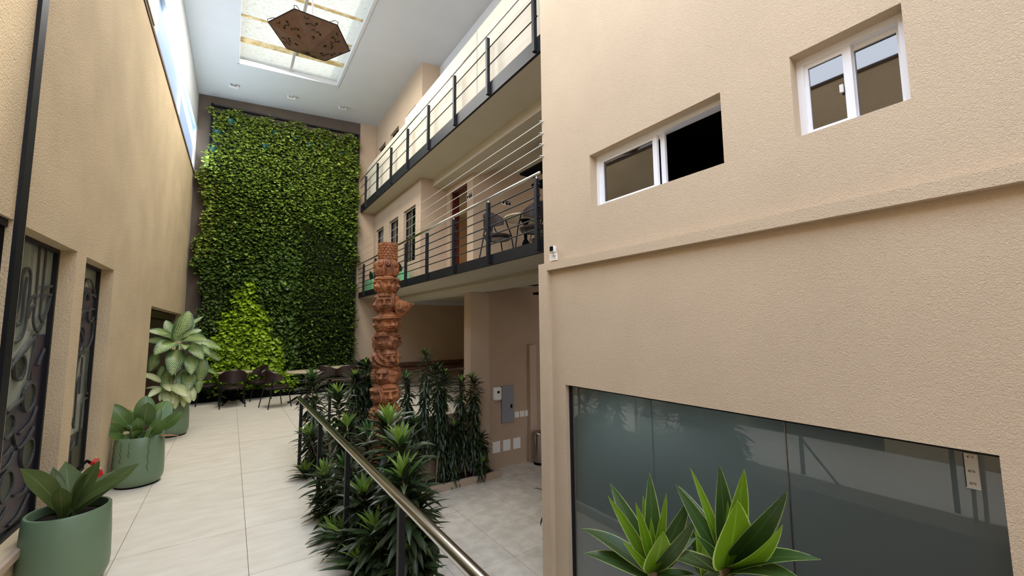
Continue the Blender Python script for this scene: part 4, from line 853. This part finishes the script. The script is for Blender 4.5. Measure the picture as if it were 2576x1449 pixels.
for (b, t_, k, w_, Y) in DL:
    bb = at('Y', 8.85, *b); tt = at('Y', Y, *t_); link('leaf', di_leaf[k].me[0], p3, lmat(bb-pc, tt-pc, di_leaf[k], up=Vector((.1, -.75, .6)) if abs((tt-bb).normalized().z) < .75 else Vector((.3, -1, .1)), wscale=w_))
p4 = empty('pale_dieffenbachia', (-.80, 8.76, .44), 'low pale cream dieffenbachia at the rim of the far sage pot', 'plant')
for (b, t_, k, w_, Y) in [((405, 962), (349, 940), 0, .7, 8.5), ((408, 975), (372, 1000), 1, 1, 8.4), ((415, 965), (428, 985), 1, 1.1, 8.4), ((430, 968), (470, 998), 1, 1, 8.3), ((405, 975), (365, 977), 1, .6, 8.6), ((425, 985), (435, 1018), 2, 1, 8.45), ((440, 990), (440, 1030), 2, .9, 8.5), ((460, 990), (462, 1025), 2, .9, 8.5),
                          ((475, 975), (488, 1010), 2, 1, 8.5), ((480, 970), (490, 990), 1, .9, 8.6), ((410, 985), (402, 1010), 2, .9, 8.5), ((450, 975), (478, 1015), 2, .9, 8.45), ((415, 985), (424, 1028), 2, .8, 8.4)]:
    bb = at('Y', 8.62, *b); tt = at('Y', Y, *t_); link('leaf', di_leaf[k].me[1], p4, lmat(bb-p4.location, tt-p4.location, di_leaf[k], up=Vector((.1, -.8, .6)), wscale=w_))
MB().tube([(0, 0, 0), (.01, -.03, .2), (.03, -.08, .5)], .014, 8).build('stem', LPH, p4)

# ------------------------------------------------------------------ fire extinguisher
fx = empty('fire_extinguisher', (-.945, 5.0, 0), 'red fire extinguisher with black hose behind the nearest pot', 'extinguisher')
q = at('X', -.93, 238, 1158); fx.location = (-.925, q.y, 0); H_ = q.z
flat_smooth(MB().lathe([(0, 0), (.06, .0), (.066, .015), (.066, H_-.16), (.05, H_-.1), (.022, H_-.07), (.022, H_-.05), (0, H_-.05)], 24).build('cylinder', RED, fx)); MB().box(-.067, -.02, -.068, -.05, .12, H_-.22).build('label_sheet', WPLA, fx)
MB().box(-.02, .02, -.025, .03, H_-.06, H_-.02).build('valve', BRUSH, fx); MB().box(-.015, .015, -.09, .05, H_-.015, H_+.005).build('handle', RED, fx)
MB().tube([(0, .0, H_-.04), (-.03, -.12, H_+.03), (-.05, -.27, H_+.01), (-.03, -.33, H_-.09), (0, -.25, H_-.17), (.0, -.1, H_-.2)], .011, 8).build('hose', PITCH, fx, smooth=True)

# ------------------------------------------------------------------ chairs and tables
def chair():
    r = empty('dining_chair', (0, 0, 0), 'x', 'chair')
    V = []; F = []; n = 22                 # curved barrel backrest, open to +y
    for k in range(n+1):
        a = math.radians(184+172*k/n); e = abs(k/n-.5)*2
        zt = .83-.15*e**2; zb = .52+.07*e; ro = .265; ri = .235
        for rr, z in ((ro+.01, zt-.02), (ro-.01, zt), (ri, zt-.015), (ri-.0, zb), (ro, zb), ):
            V.append((rr*math.cos(a)*1.0, rr*math.sin(a)*.95+.02, z))
    for k in range(n):
        for i in range(5): F.append((k*5+i, k*5+(i+1) % 5, (k+1)*5+(i+1) % 5, (k+1)*5+i))
    F += [(0, 1, 2, 3, 4), tuple(n*5+i for i in (4, 3, 2, 1, 0))]
    flat_smooth(MB().add(V, F).build('backrest', LEATHER, r))
    s_ = MB().lathe([(0, .40), (.2, .40), (.235, .42), (.24, .445), (.215, .465), (.1, .475), (0, .475)], 28); flat_smooth(s_.build('seat', LEATHER, r))
    for sx in (-1, 1):
        MB().tube([(sx*.19, -.16, .62), (sx*.2, -.19, .4), (sx*.235, -.26, 0)], .011, 6).build('leg', BLACK, r)
        MB().tube([(sx*.255, .04, .66), (sx*.225, .15, .43), (sx*.235, .22, 0)], .011, 6).build('leg', BLACK, r)
    MB().tube([(.22*math.cos(a*PI/8), .2*math.sin(a*PI/8), .4) for a in range(17)], .01, 6).build('seat_frame', BLACK, r)
    return r
def dup(root, loc, rotz, label, group=None):
    c = root.copy(); COL.objects.link(c); c.location = loc; c.rotation_euler = (0, 0, rotz); c['label'] = label
    if group: c['group'] = group
    for ch in list(root.children):
        k = ch.copy(); COL.objects.link(k); k.parent = c
    return c
ch0 = chair(); usedc = False
def table():
    r = empty('pedestal_table', (0, 0, 0), 'x', 'table')
    flat_smooth(MB().lathe([(0, .695), (.345, .695), (.36, .705), (.36, .722), (.345, .73), (0, .73)], 40).build('tabletop', MARBLE, r))
    flat_smooth(MB().lathe([(0, .06), (.05, .06), (.06, .12), (.03, .16), (.045, .22), (.065, .28), (.045, .34), (.025, .37), (.03, .45), (.055, .5), (.045, .56), (.03, .6), (.06, .66), (.09, .695), (0, .695)], 20).build('pedestal', PITCH, r))
    for k in range(4):
        a = PI/4+k*PI/2; c_, s_ = math.cos(a), math.sin(a)
        MB().tube([(c_*.03, s_*.03, .12), (c_*.12, s_*.12, .13), (c_*.22, s_*.22, .06), (c_*.29, s_*.29, .015), (c_*.32, s_*.32, .02)], [.025, .022, .018, .016, .02], 8).build('foot', PITCH, r, smooth=True)
    return r
tb0 = table()
tabs = [((.125, 11.75, 0), 'round stone table nearest the left wall before the living wall'), ((1.45, 10.85, 0), 'round stone table at the middle, half behind the hedge tip'), ((2.5, 11.5, 0), 'round stone table at the right end of the living wall'), ((3.93, 5.35, G1), 'round stone table on the first balcony')]
for i, (p, l_) in enumerate(tabs):
    if i: dup(tb0, p, .3*i, l_, 'round pedestal tables')
    else: tb0.location = p; tb0['label'] = l_; tb0['group'] = 'round pedestal tables'
chs = [((.09, 11.28, 0), .05, 'brown barrel chair with its back to the viewer at the left table'), ((-.42, 12.0, 0), -1.2, 'brown barrel chair on the left side of the left table'), ((.58, 12.02, 0), 1.9, 'brown barrel chair on the right side of the left table'),
       ((.9, 10.62, 0), -1.25, 'brown barrel chair standing free left of the middle table'), ((2.05, 11.15, 0), -.9, 'brown barrel chair left of the right hand table'), ((2.45, 10.95, 0), .1, 'brown barrel chair with its back to the viewer at the right hand table'),
       ((3.05, 11.6, 0), 1.6, 'brown barrel chair beyond the right hand table'), ((3.62, 5.72, G1), -1.75, 'brown barrel chair on the balcony, left of its table'), ((3.80, 4.93, G1), .2, 'brown barrel chair on the balcony in front of the table'), ((4.45, 5.5, G1), 1.7, 'brown barrel chair on the balcony behind the table')]
for i, (p, a, l_) in enumerate(chs):
    if i: dup(ch0, p, a, l_, 'barrel chairs at the round tables')
    else: ch0.location = p; ch0.rotation_euler = (0, 0, a); ch0['label'] = l_; ch0['group'] = 'barrel chairs at the round tables'

# benches and pots under the balcony
for i, x in enumerate((3.6, 5.4)):
    b_ = empty('wooden_bench', (x, 12.4, 0), 'long brown bench against the back wall, '+('behind the carved pole' if i == 0 else 'left of the pillar'), 'bench')
    MB().box(-.05 if i else -.1, 1.75, -.2, .22, .42, .5).build('seat', BENCHM, b_)
    for lx in (.15, 1.5):
        m = MB(); bar(m, (lx-.1, -.15, 0), (lx+.1, -.15, .42), .03); bar(m, (lx+.1, -.15, 0), (lx-.1, -.15, .42), .03); m.build('leg', BLACK, b_)
        m = MB(); bar(m, (lx, .15, 0), (lx, .15, .42), .03); m.build('leg', BLACK, b_)
cb = empty('wooden_shelf_board', (4.6, 12.45, .55), 'brown backboard rail above the benches', 'board'); MB().box(-1.5, 2.5, .1, .17, -.02, .1).build('board', BENCHM, cb)
def leafy(root, c, n, L, leaf, spread=1.0, el0=.5):
    for k in range(n):
        a = k*2.4; e = el0+random.uniform(-.3, .6); d = Vector((math.cos(a)*math.cos(e)*spread, math.sin(a)*math.cos(e)*spread, math.sin(e))); l2 = L*random.uniform(.7, 1.1)
        b = Vector(c); link('leaf', leaf.me[0], root, lmat(b, b+d*l2, leaf))
dkl = Leaf('leaf', LDK, 'oval', .42, sag=.8, fold=.2, n=8)
g_ = empty('potted_plant', (5.25, 11.4, 0), 'small green pot with dark purple foliage near the benches', 'potted plant')
flat_smooth(MB().lathe([(0, 0), (.18, 0), (.22, .1), (.21, .36), (.19, .36), (.19, .3), (0, .3)], 28).build('pot', POTG, g_)); leafy(g_, (0, 0, .32), 16, .3, dkl)
g_ = empty('potted_plant', (3.05, 11.95, 0), 'dark broad leaved plant at the right foot of the living wall', 'potted plant')
flat_smooth(MB().lathe([(0, 0), (.18, 0), (.22, .1), (.21, .36), (.19, .36), (.19, .3), (0, .3)], 28).build('pot', PITCH, g_)); leafy(g_, (0, 0, .32), 24, .62, dkl, el0=.75)
for i, (x0, y0, y1, h, lab) in enumerate(((3.16, 11.45, 12.25, .30, 'mint green planter box at the far end of the first balcony'), (3.16, 9.15, 9.72, .24, 'mint green planter box on the first balcony behind the pole top'))):
    r = empty('planter_box', (x0+.1, (y0+y1)/2, G1), lab, 'planter'); hh = (y1-y0)/2
    m = MB().box(-.1, .12, -hh, hh, 0, h); m.build('box', MINT, r, bevel=.015); leafy(r, (0, .1, h-.02), 9, .3, dkl, spread=.6, el0=.8)

# ------------------------------------------------------------------ hanging lantern
la = empty('hanging_lantern', (.597, 4.878, 5.0), 'brown hexagonal metal lantern with cut out squiggles hanging under the skylight', 'lantern')
def V6(r_, z, off=0): return [Vector((r_*math.cos(math.radians(off+180+60*k)), r_*math.sin(math.radians(off+180+60*k)), z)) for k in range(6)]
rim = V6(.42, 0); apex = Vector((0, 0, -.165))
for k in range(6):
    a, b = rim[k], rim[(k+1) % 6]; nrm = (a-apex).cross(b-apex).normalized(); nrm = nrm if nrm.z < 0 else -nrm; t_ = -nrm*.006
    g = .996; cpt = (a+b+apex)/3; A, B_, C_ = [cpt+(p-cpt)*g for p in (a, b, apex)]
    MB().add([A, B_, C_, A+t_, B_+t_, C_+t_], [(0, 1, 2), (5, 4, 3), (0, 3, 4, 1), (1, 4, 5, 2), (2, 5, 3, 0)]).build('panel', LAMPM, la)
    u = (b-a).normalized(); v = nrm.cross(u); mm = MB()
    if (apex-cpt).dot(v) < 0: v = -v
    def pt(x, y): return cpt+u*x*.13-v*y*.13+nrm*.002
    for st_ in ([(-.9, .75), (-.7, .6), (-.5, .75)], [(-.6, .2), (-.3, .35), (0, .2), (.1, .5)], [(-.2, -.2), (0, .0), (.15, -.25), (.35, -.1), (.5, -.3)]  , [(-.1, -.8), (.05, -.6), (.2, -.8)], [(.05, -.6), (.05, -.95)]):
        mm.tube([pt(*q_) for q_ in st_], .0035, 4)
    for cc in ((.1, .5), (.5, -.3), (-.6, .2)): 
        o_ = pt(*cc); mm.add([o_+u*.012*math.cos(i)+v*.012*math.sin(i)+nrm*.002 for i in np.linspace(0, 2*PI, 8, endpoint=False)], [tuple(range(8))])
    mm.build('cut_mark', CUTM, la); MB().tube([a, apex], .004, 5).build('seam', LAMPM, la); MB().tube([a, b], .005, 5).build('rim_edge', CUTM, la)
    MB().tube([a, a*1.02+Vector((0, 0, .03)), a*.9+Vector((0, 0, .07)), a*.35+Vector((0, 0, .10)), Vector((0, 0, .16))], .0035, 5).build('hanger', BLACK, la)
up = CZ(.597)-5.0
MB().tube([(0, 0, .1), (0, 0, up+.35)], .006, 6).build('cable', BRUSH, la); MB().tube([(.02, 0, .1), (.004, 0, .6)], .004, 5).build('cable', BRUSH, la); MB().lathe([(0, .55), (.02, .55), (.02, .62), (0, .62)], 10).build('clamp', BLACK, la)

# ------------------------------------------------------------------ carved pole
TX, TY = 1.87, 6.0
tp = empty('carved_pole', (TX, TY, FL), 'tall reddish wooden pole carved with stacked faces', 'sculpture')
rt = Vector((math.cos(math.atan2(TX, TY)), -math.sin(math.atan2(TX, TY)), 0)); fr_ = Vector((-math.sin(math.atan2(TX, TY)), -math.cos(math.atan2(TX, TY)), 0))
def zof(py, px=975): return at('Y', TY-.12, px, py).z-FL
rad_ = lambda z: .156-.034*max(0, min(1, (z-1.2)/3.0))
prof = []; nz = 150; ntt = 72; ztop = zof(650); V = []; F = []
for i in range(nz+1):
    z = ztop*i/nz
    for k in range(ntt):
        a = 2*PI*k/ntt; r = rad_(z)*.82*(1+.07*math.sin(a*5+z*7)*math.sin(z*13+a*2)+.05*math.sin(z*31+a*3)); V.append((r*math.cos(a), r*math.sin(a), z))
for i in range(nz):
    for k in range(ntt): F.append((i*ntt+k, i*ntt+(k+1) % ntt, (i+1)*ntt+(k+1) % ntt, (i+1)*ntt+k))
F.append(tuple(nz*ntt+k for k in range(ntt)))
MB().add(V, F).build('trunk', WOOD, tp, smooth=True)
def gs(x, s): return math.exp(-(x/s)**2)
def head(loc, az, w, h, d, kind, lean=0):
    """carved face: displaced ellipsoid; local x right, y up, z towards the viewer"""
    nu, nv = 72, 60; V = []; F = []; mi = []
    for j in range(nv+1):
        ph = -PI/2+PI*j/nv
        for i in range(nu):
            th = 2*PI*i/nu-PI; th = th-.55*math.sin(th); x = math.cos(ph)*math.sin(th); y = math.sin(ph); z = math.cos(ph)*math.cos(th); f = max(0, z)
            D = 0
            if kind in ('cap', 'hair', 'beard', 'plain', 'hat'):
                D += .27*gs(x, .12+.08*max(0, -y))*(gs(y+.12, .2))*f*(1 if abs(az) < .8 else .55) + .14*gs(x, .24)*gs(y+.2, .07)*f - .26*(gs(abs(x)-.33, .17)*gs(y-.07, .13))*f + .16*gs(abs(x)-.33, .3)*gs(y-.28, .08)*f
                D += .2*gs(abs(x)-.32, .1)*gs(y-.07, .055)*f
                D += .16*gs(x, .26)*(gs(y+.42, .05)+gs(y+.58, .05))*f - .16*gs(x, .3)*gs(y+.5, .04)*f - .06*gs(abs(x)-.42+y*.3, .06)*gs(y+.3, .2)*f + .08*gs(x, .22)*gs(y+.78, .12)*f+.06*gs(abs(x)-.5, .2)*gs(y+.25, .2)*f
                if kind == 'cap': D += (.14 if y > .40 else 0)+.2*gs(y-.45, .06)-.1*gs(y-.58, .03)
                if kind == 'hat': D += (.10+.1*math.sin(x*4) if y > .38 else 0)+.2*gs(y-.4+x*.2, .08)
                if kind == 'beard': D += (.2+.08*math.sin(x*24+y*6))*max(0, min(1, (-.35-y)*4))*f+(.12 if y > .45 else 0)
                if kind == 'hair': D += (.16+.07*math.sin(y*5+x*30))*max(0, min(1, (abs(x)-.5)*6 if y < .5 else 1))
            elif kind == 'owl': D += .22*gs(math.hypot(x, y-.38), .28)*f-.25*gs(math.hypot(x, y-.38)-.42, .07)*f+.08*math.sin(x*24)*f*(1 if y < -.1 else 0)+.16*gs(y+.75, .08)*f-.14*gs(math.hypot(x, y-.38)-.14, .05)*f
            elif kind == 'block': D += .05*math.sin(y*7+x*3)+.05*gs(y-.1, .05)-.12*gs(y-.45+x*.2, .04)-.08*gs(x-.2, .04)*max(0, -y)
            elif kind == 'arm': D += .13*math.sin((x*1.3+y)*8)-.1*gs(x-y*.5, .06)
            elif kind == 'rough': D += .12*math.sin(x*13+y*3)*math.cos(y*11)
            sc_ = 1+D
            bx = (abs(x)**.8)*(1 if x > 0 else -1); by = (abs(y)**.9)*(1 if y > 0 else -1)
            V.append((bx*w/2*sc_, by*h/2*(1+D*.3), z*d/2*(1+D*1.7)))
    for j in range(nv):
        for i in range(nu): F.append((j*nu+i, j*nu+(i+1) % nu, (j+1)*nu+(i+1) % nu, (j+1)*nu+i))
    o = MB().add(V, F).build('carved_head' if kind not in ('block', 'arm', 'rough') else 'carved_block', WOOD if random.random() < .7 else WOOD2, tp, smooth=True)
    n_ = (fr_*math.cos(az)+rt*math.sin(az)); x_ = rt*math.cos(az)-fr_*math.sin(az); z_ = Vector((0, 0, 1)); x_ = n_.cross(z_)*-1
    m = Matrix((x_, z_, n_)).transposed().to_4x4() @ Matrix.Rotation(lean, 4, 'Z'); m.translation = loc; o.matrix_local = m; return o
ROWS = [(672, [(-.62, 13, 'owl', 30, 52), (.08, 12, 'owl', 30, 54), (.8, 0, 'owl', 26, 50), (-1.5, 0, 'owl', 28, 50), (2.2, 0, 'owl', 28, 50)]),
        (716, [(-.85, 0, 'hair', 32, 46), (.12, 0, 'cap', 36, 50), (1.0, 0, 'hat', 28, 44), (2.3, 0, 'cap', 32, 46)]),
        (762, [(-.95, 0, 'beard', 32, 50), (-.15, 0, 'hair', 40, 56), (1.6, 0, 'plain', 34, 50), (2.6, 0, 'hair', 34, 50)]),
        (813, [(-.75, 0, 'hat', 38, 50), (.35, 0, 'cap', 46, 50), (1.2, 0, 'arm', 30, 48), (2.4, 0, 'block', 36, 50)]),
        (858, [(-1.15, 0, 'block', 30, 54), (-.35, 0, 'cap', 36, 50), (.6, 0, 'block', 38, 50), (1.9, 0, 'cap', 34, 50)]),
        (902, [(-.75, 0, 'arm', 42, 50), (.4, 0, 'beard', 38, 50), (1.5, 0, 'block', 32, 48), (2.6, 0, 'hair', 34, 50)]),
        (944, [(-1.1, 0, 'rough', 28, 44), (-.25, 0, 'plain', 38, 48), (.65, 0, 'block', 36, 54), (1.9, 0, 'arm', 34, 50)]),
        (992, [(-.8, 0, 'hat', 38, 50), (.3, 0, 'hair', 44, 56), (1.5, 0, 'rough', 32, 50)]),
        (1040, [(-.7, 0, 'rough', 44, 46), (.35, 0, 'arm', 46, 44), (1.5, 0, 'block', 36, 50)]),
        (1092, [(-.5, 0, 'block', 46, 56), (.6, 0, 'plain', 44, 56)]), (1150, [(-.6, 0, 'arm', 46, 60), (.4, 0, 'block', 46, 60)])]
PXM = 1/1033.35*((Vector((TX, TY, 1.5))-CAM).dot(_f))
for py, L_ in ROWS:
    z = zof(py); R0 = rad_(z)
    for (az, _, kind, wp, hp) in L_:
        dp = wp*PXM*1.15; c = (fr_*math.cos(az)+rt*math.sin(az))*(R0-dp*.2); head(Vector((c.x, c.y, z)), az, wp*PXM*1.03, hp*PXM*.97, dp, kind, random.gauss(0, .06))
# low reliefs between the heads: folded arms
for py in (740, 788, 836, 880, 924, 968, 1016):
    z = zof(py)
    for az in (-.9, -.1, .8):
        a0 = Vector(fr_*math.cos(az-.4)+rt*math.sin(az-.4))*rad_(z)*.93; a1 = Vector(fr_*math.cos(az+.35)+rt*math.sin(az+.35))*rad_(z)*.95; mid = (a0+a1)*.53
        MB().tube([a0+Vector((0, 0, z+.03)), mid+Vector((0, 0, z-.02)), a1+Vector((0, 0, z+.02))], [.028, .034, .022], 10).build('carved_arm', WOOD, tp, smooth=True)
# carved drum of little houses on top
zt0, zt1 = zof(652), zof(609); mdr = MB(); mdr.lathe([(0, zt0), (.128, zt0), (.122, (zt0+zt1)/2), (.128, zt1), (0, zt1)], 40)
mdr.build('top_drum', WOOD2, tp, smooth=False)
mh = MB()
for row in range(6):
    for k in range(17):
        a = 2*PI*(k+.5*(row % 2))/17; z = zt0+.015+(zt1-zt0-.02)*row/6; hh = (zt1-zt0)/6*.82; ww = .0175; cc, ss = math.cos(a), math.sin(a); n_ = Vector((cc, ss, 0)); t_ = Vector((-ss, cc, 0)); c0 = n_*.124+Vector((0, 0, z)); dp = .014+.006*random.random()
        P5 = [(-ww, 0), (ww, 0), (ww, hh*.6), (0, hh), (-ww, hh*.6)] if random.random() < .5 else [(ww*.95*math.cos(q_), hh*.45+hh*.45*math.sin(q_)) for q_ in np.linspace(0, 2*PI, 8, endpoint=False)]
        Va = [c0+t_*p[0]+Vector((0, 0, p[1])) for p in P5]; Vb = [v+n_*dp for v in Va]; m_ = len(P5)
        mh.add(Va+Vb, [tuple(range(m_, 2*m_))]+[(i, (i+1) % m_, m_+(i+1) % m_, m_+i) for i in range(m_)])
mh.build('carved_houses', WOOD2, tp)
for k in range(10):
    a = 2*PI*k/10; n_ = Vector((math.cos(a), math.sin(a), 0)); t_ = Vector((-math.sin(a), math.cos(a), 0))
    MB().tube([n_*.122+t_*.04*math.cos(q_)+Vector((0, 0, zt0-.03+.04*math.sin(q_))) for q_ in np.linspace(0, PI, 7)], .012, 6).build('carved_wave', WOOD, tp, smooth=True)
# tilted carved vessel at the right
vs = MB(); vp = []
for i in range(9): vp.append((.045+.085*math.sin(min(1, i/7)*PI*.5), i*.03))
vp += [(.1, .24), (.09, .19), (0, .17)]
ves = flat_smooth(vs.lathe([(0, 0)]+vp, 28).build('carved_vessel', WOOD2, tp)); 
vc = at('Y', TY-.13, 1003, 798); dir_ = (at('Y', TY-.16, 1022, 742)-vc).normalized(); mm = frame(dir_, Vector((0, -1, 0))); 
ves.matrix_local = Matrix.Translation(vc-tp.location) @ dir_.to_track_quat('Z', 'Y').to_matrix().to_4x4()
sp = MB().tube([(.08, 0, .2), (.115, 0, .225), (.15, 0, .25)], [.05, .03, .006], 10).build('vessel_spout', WOOD2, tp, smooth=True)
rr_ = (rt*.8+Vector((0, 0, .0))); qz = dir_; qx = (rt-qz*rt.dot(qz)).normalized(); qy = qz.cross(qx); m3 = Matrix((qx, qy, qz)).transposed().to_4x4(); m3.translation = vc-tp.location; sp.matrix_local = m3; ves.matrix_local = m3
mk = MB()
for ex in (-.045, .045): mk.tube([(ex+.016*math.cos(q_), -.128+abs(ex)*.25, .17+.02*math.sin(q_)) for q_ in np.linspace(0, 2*PI, 10)], .004, 5)
mk.tube([(-.06, -.112, .095), (-.03, -.122, .075), (.03, -.122, .075), (.06, -.112, .095), (0, -.128, .11), (-.06, -.112, .095)], .004, 5)
for x in (-.03, -.01, .01, .03): mk.tube([(x, -.126, .075), (x, -.127, .105)], .003, 4)
mk.tube([(0, -.132, .16), (.008, -.134, .13), (-.006, -.134, .125)], .004, 5)
k_ = mk.build('vessel_face', GROOVE, tp); k_.matrix_local = m3
dm = head(vc-tp.location+qz*.2, 0, .15, .1, .13, 'rough'); 
MB().lathe([(0, 0), (.19, 0), (.19, .06), (0, .06)], 32).build('base', BROWN, tp)
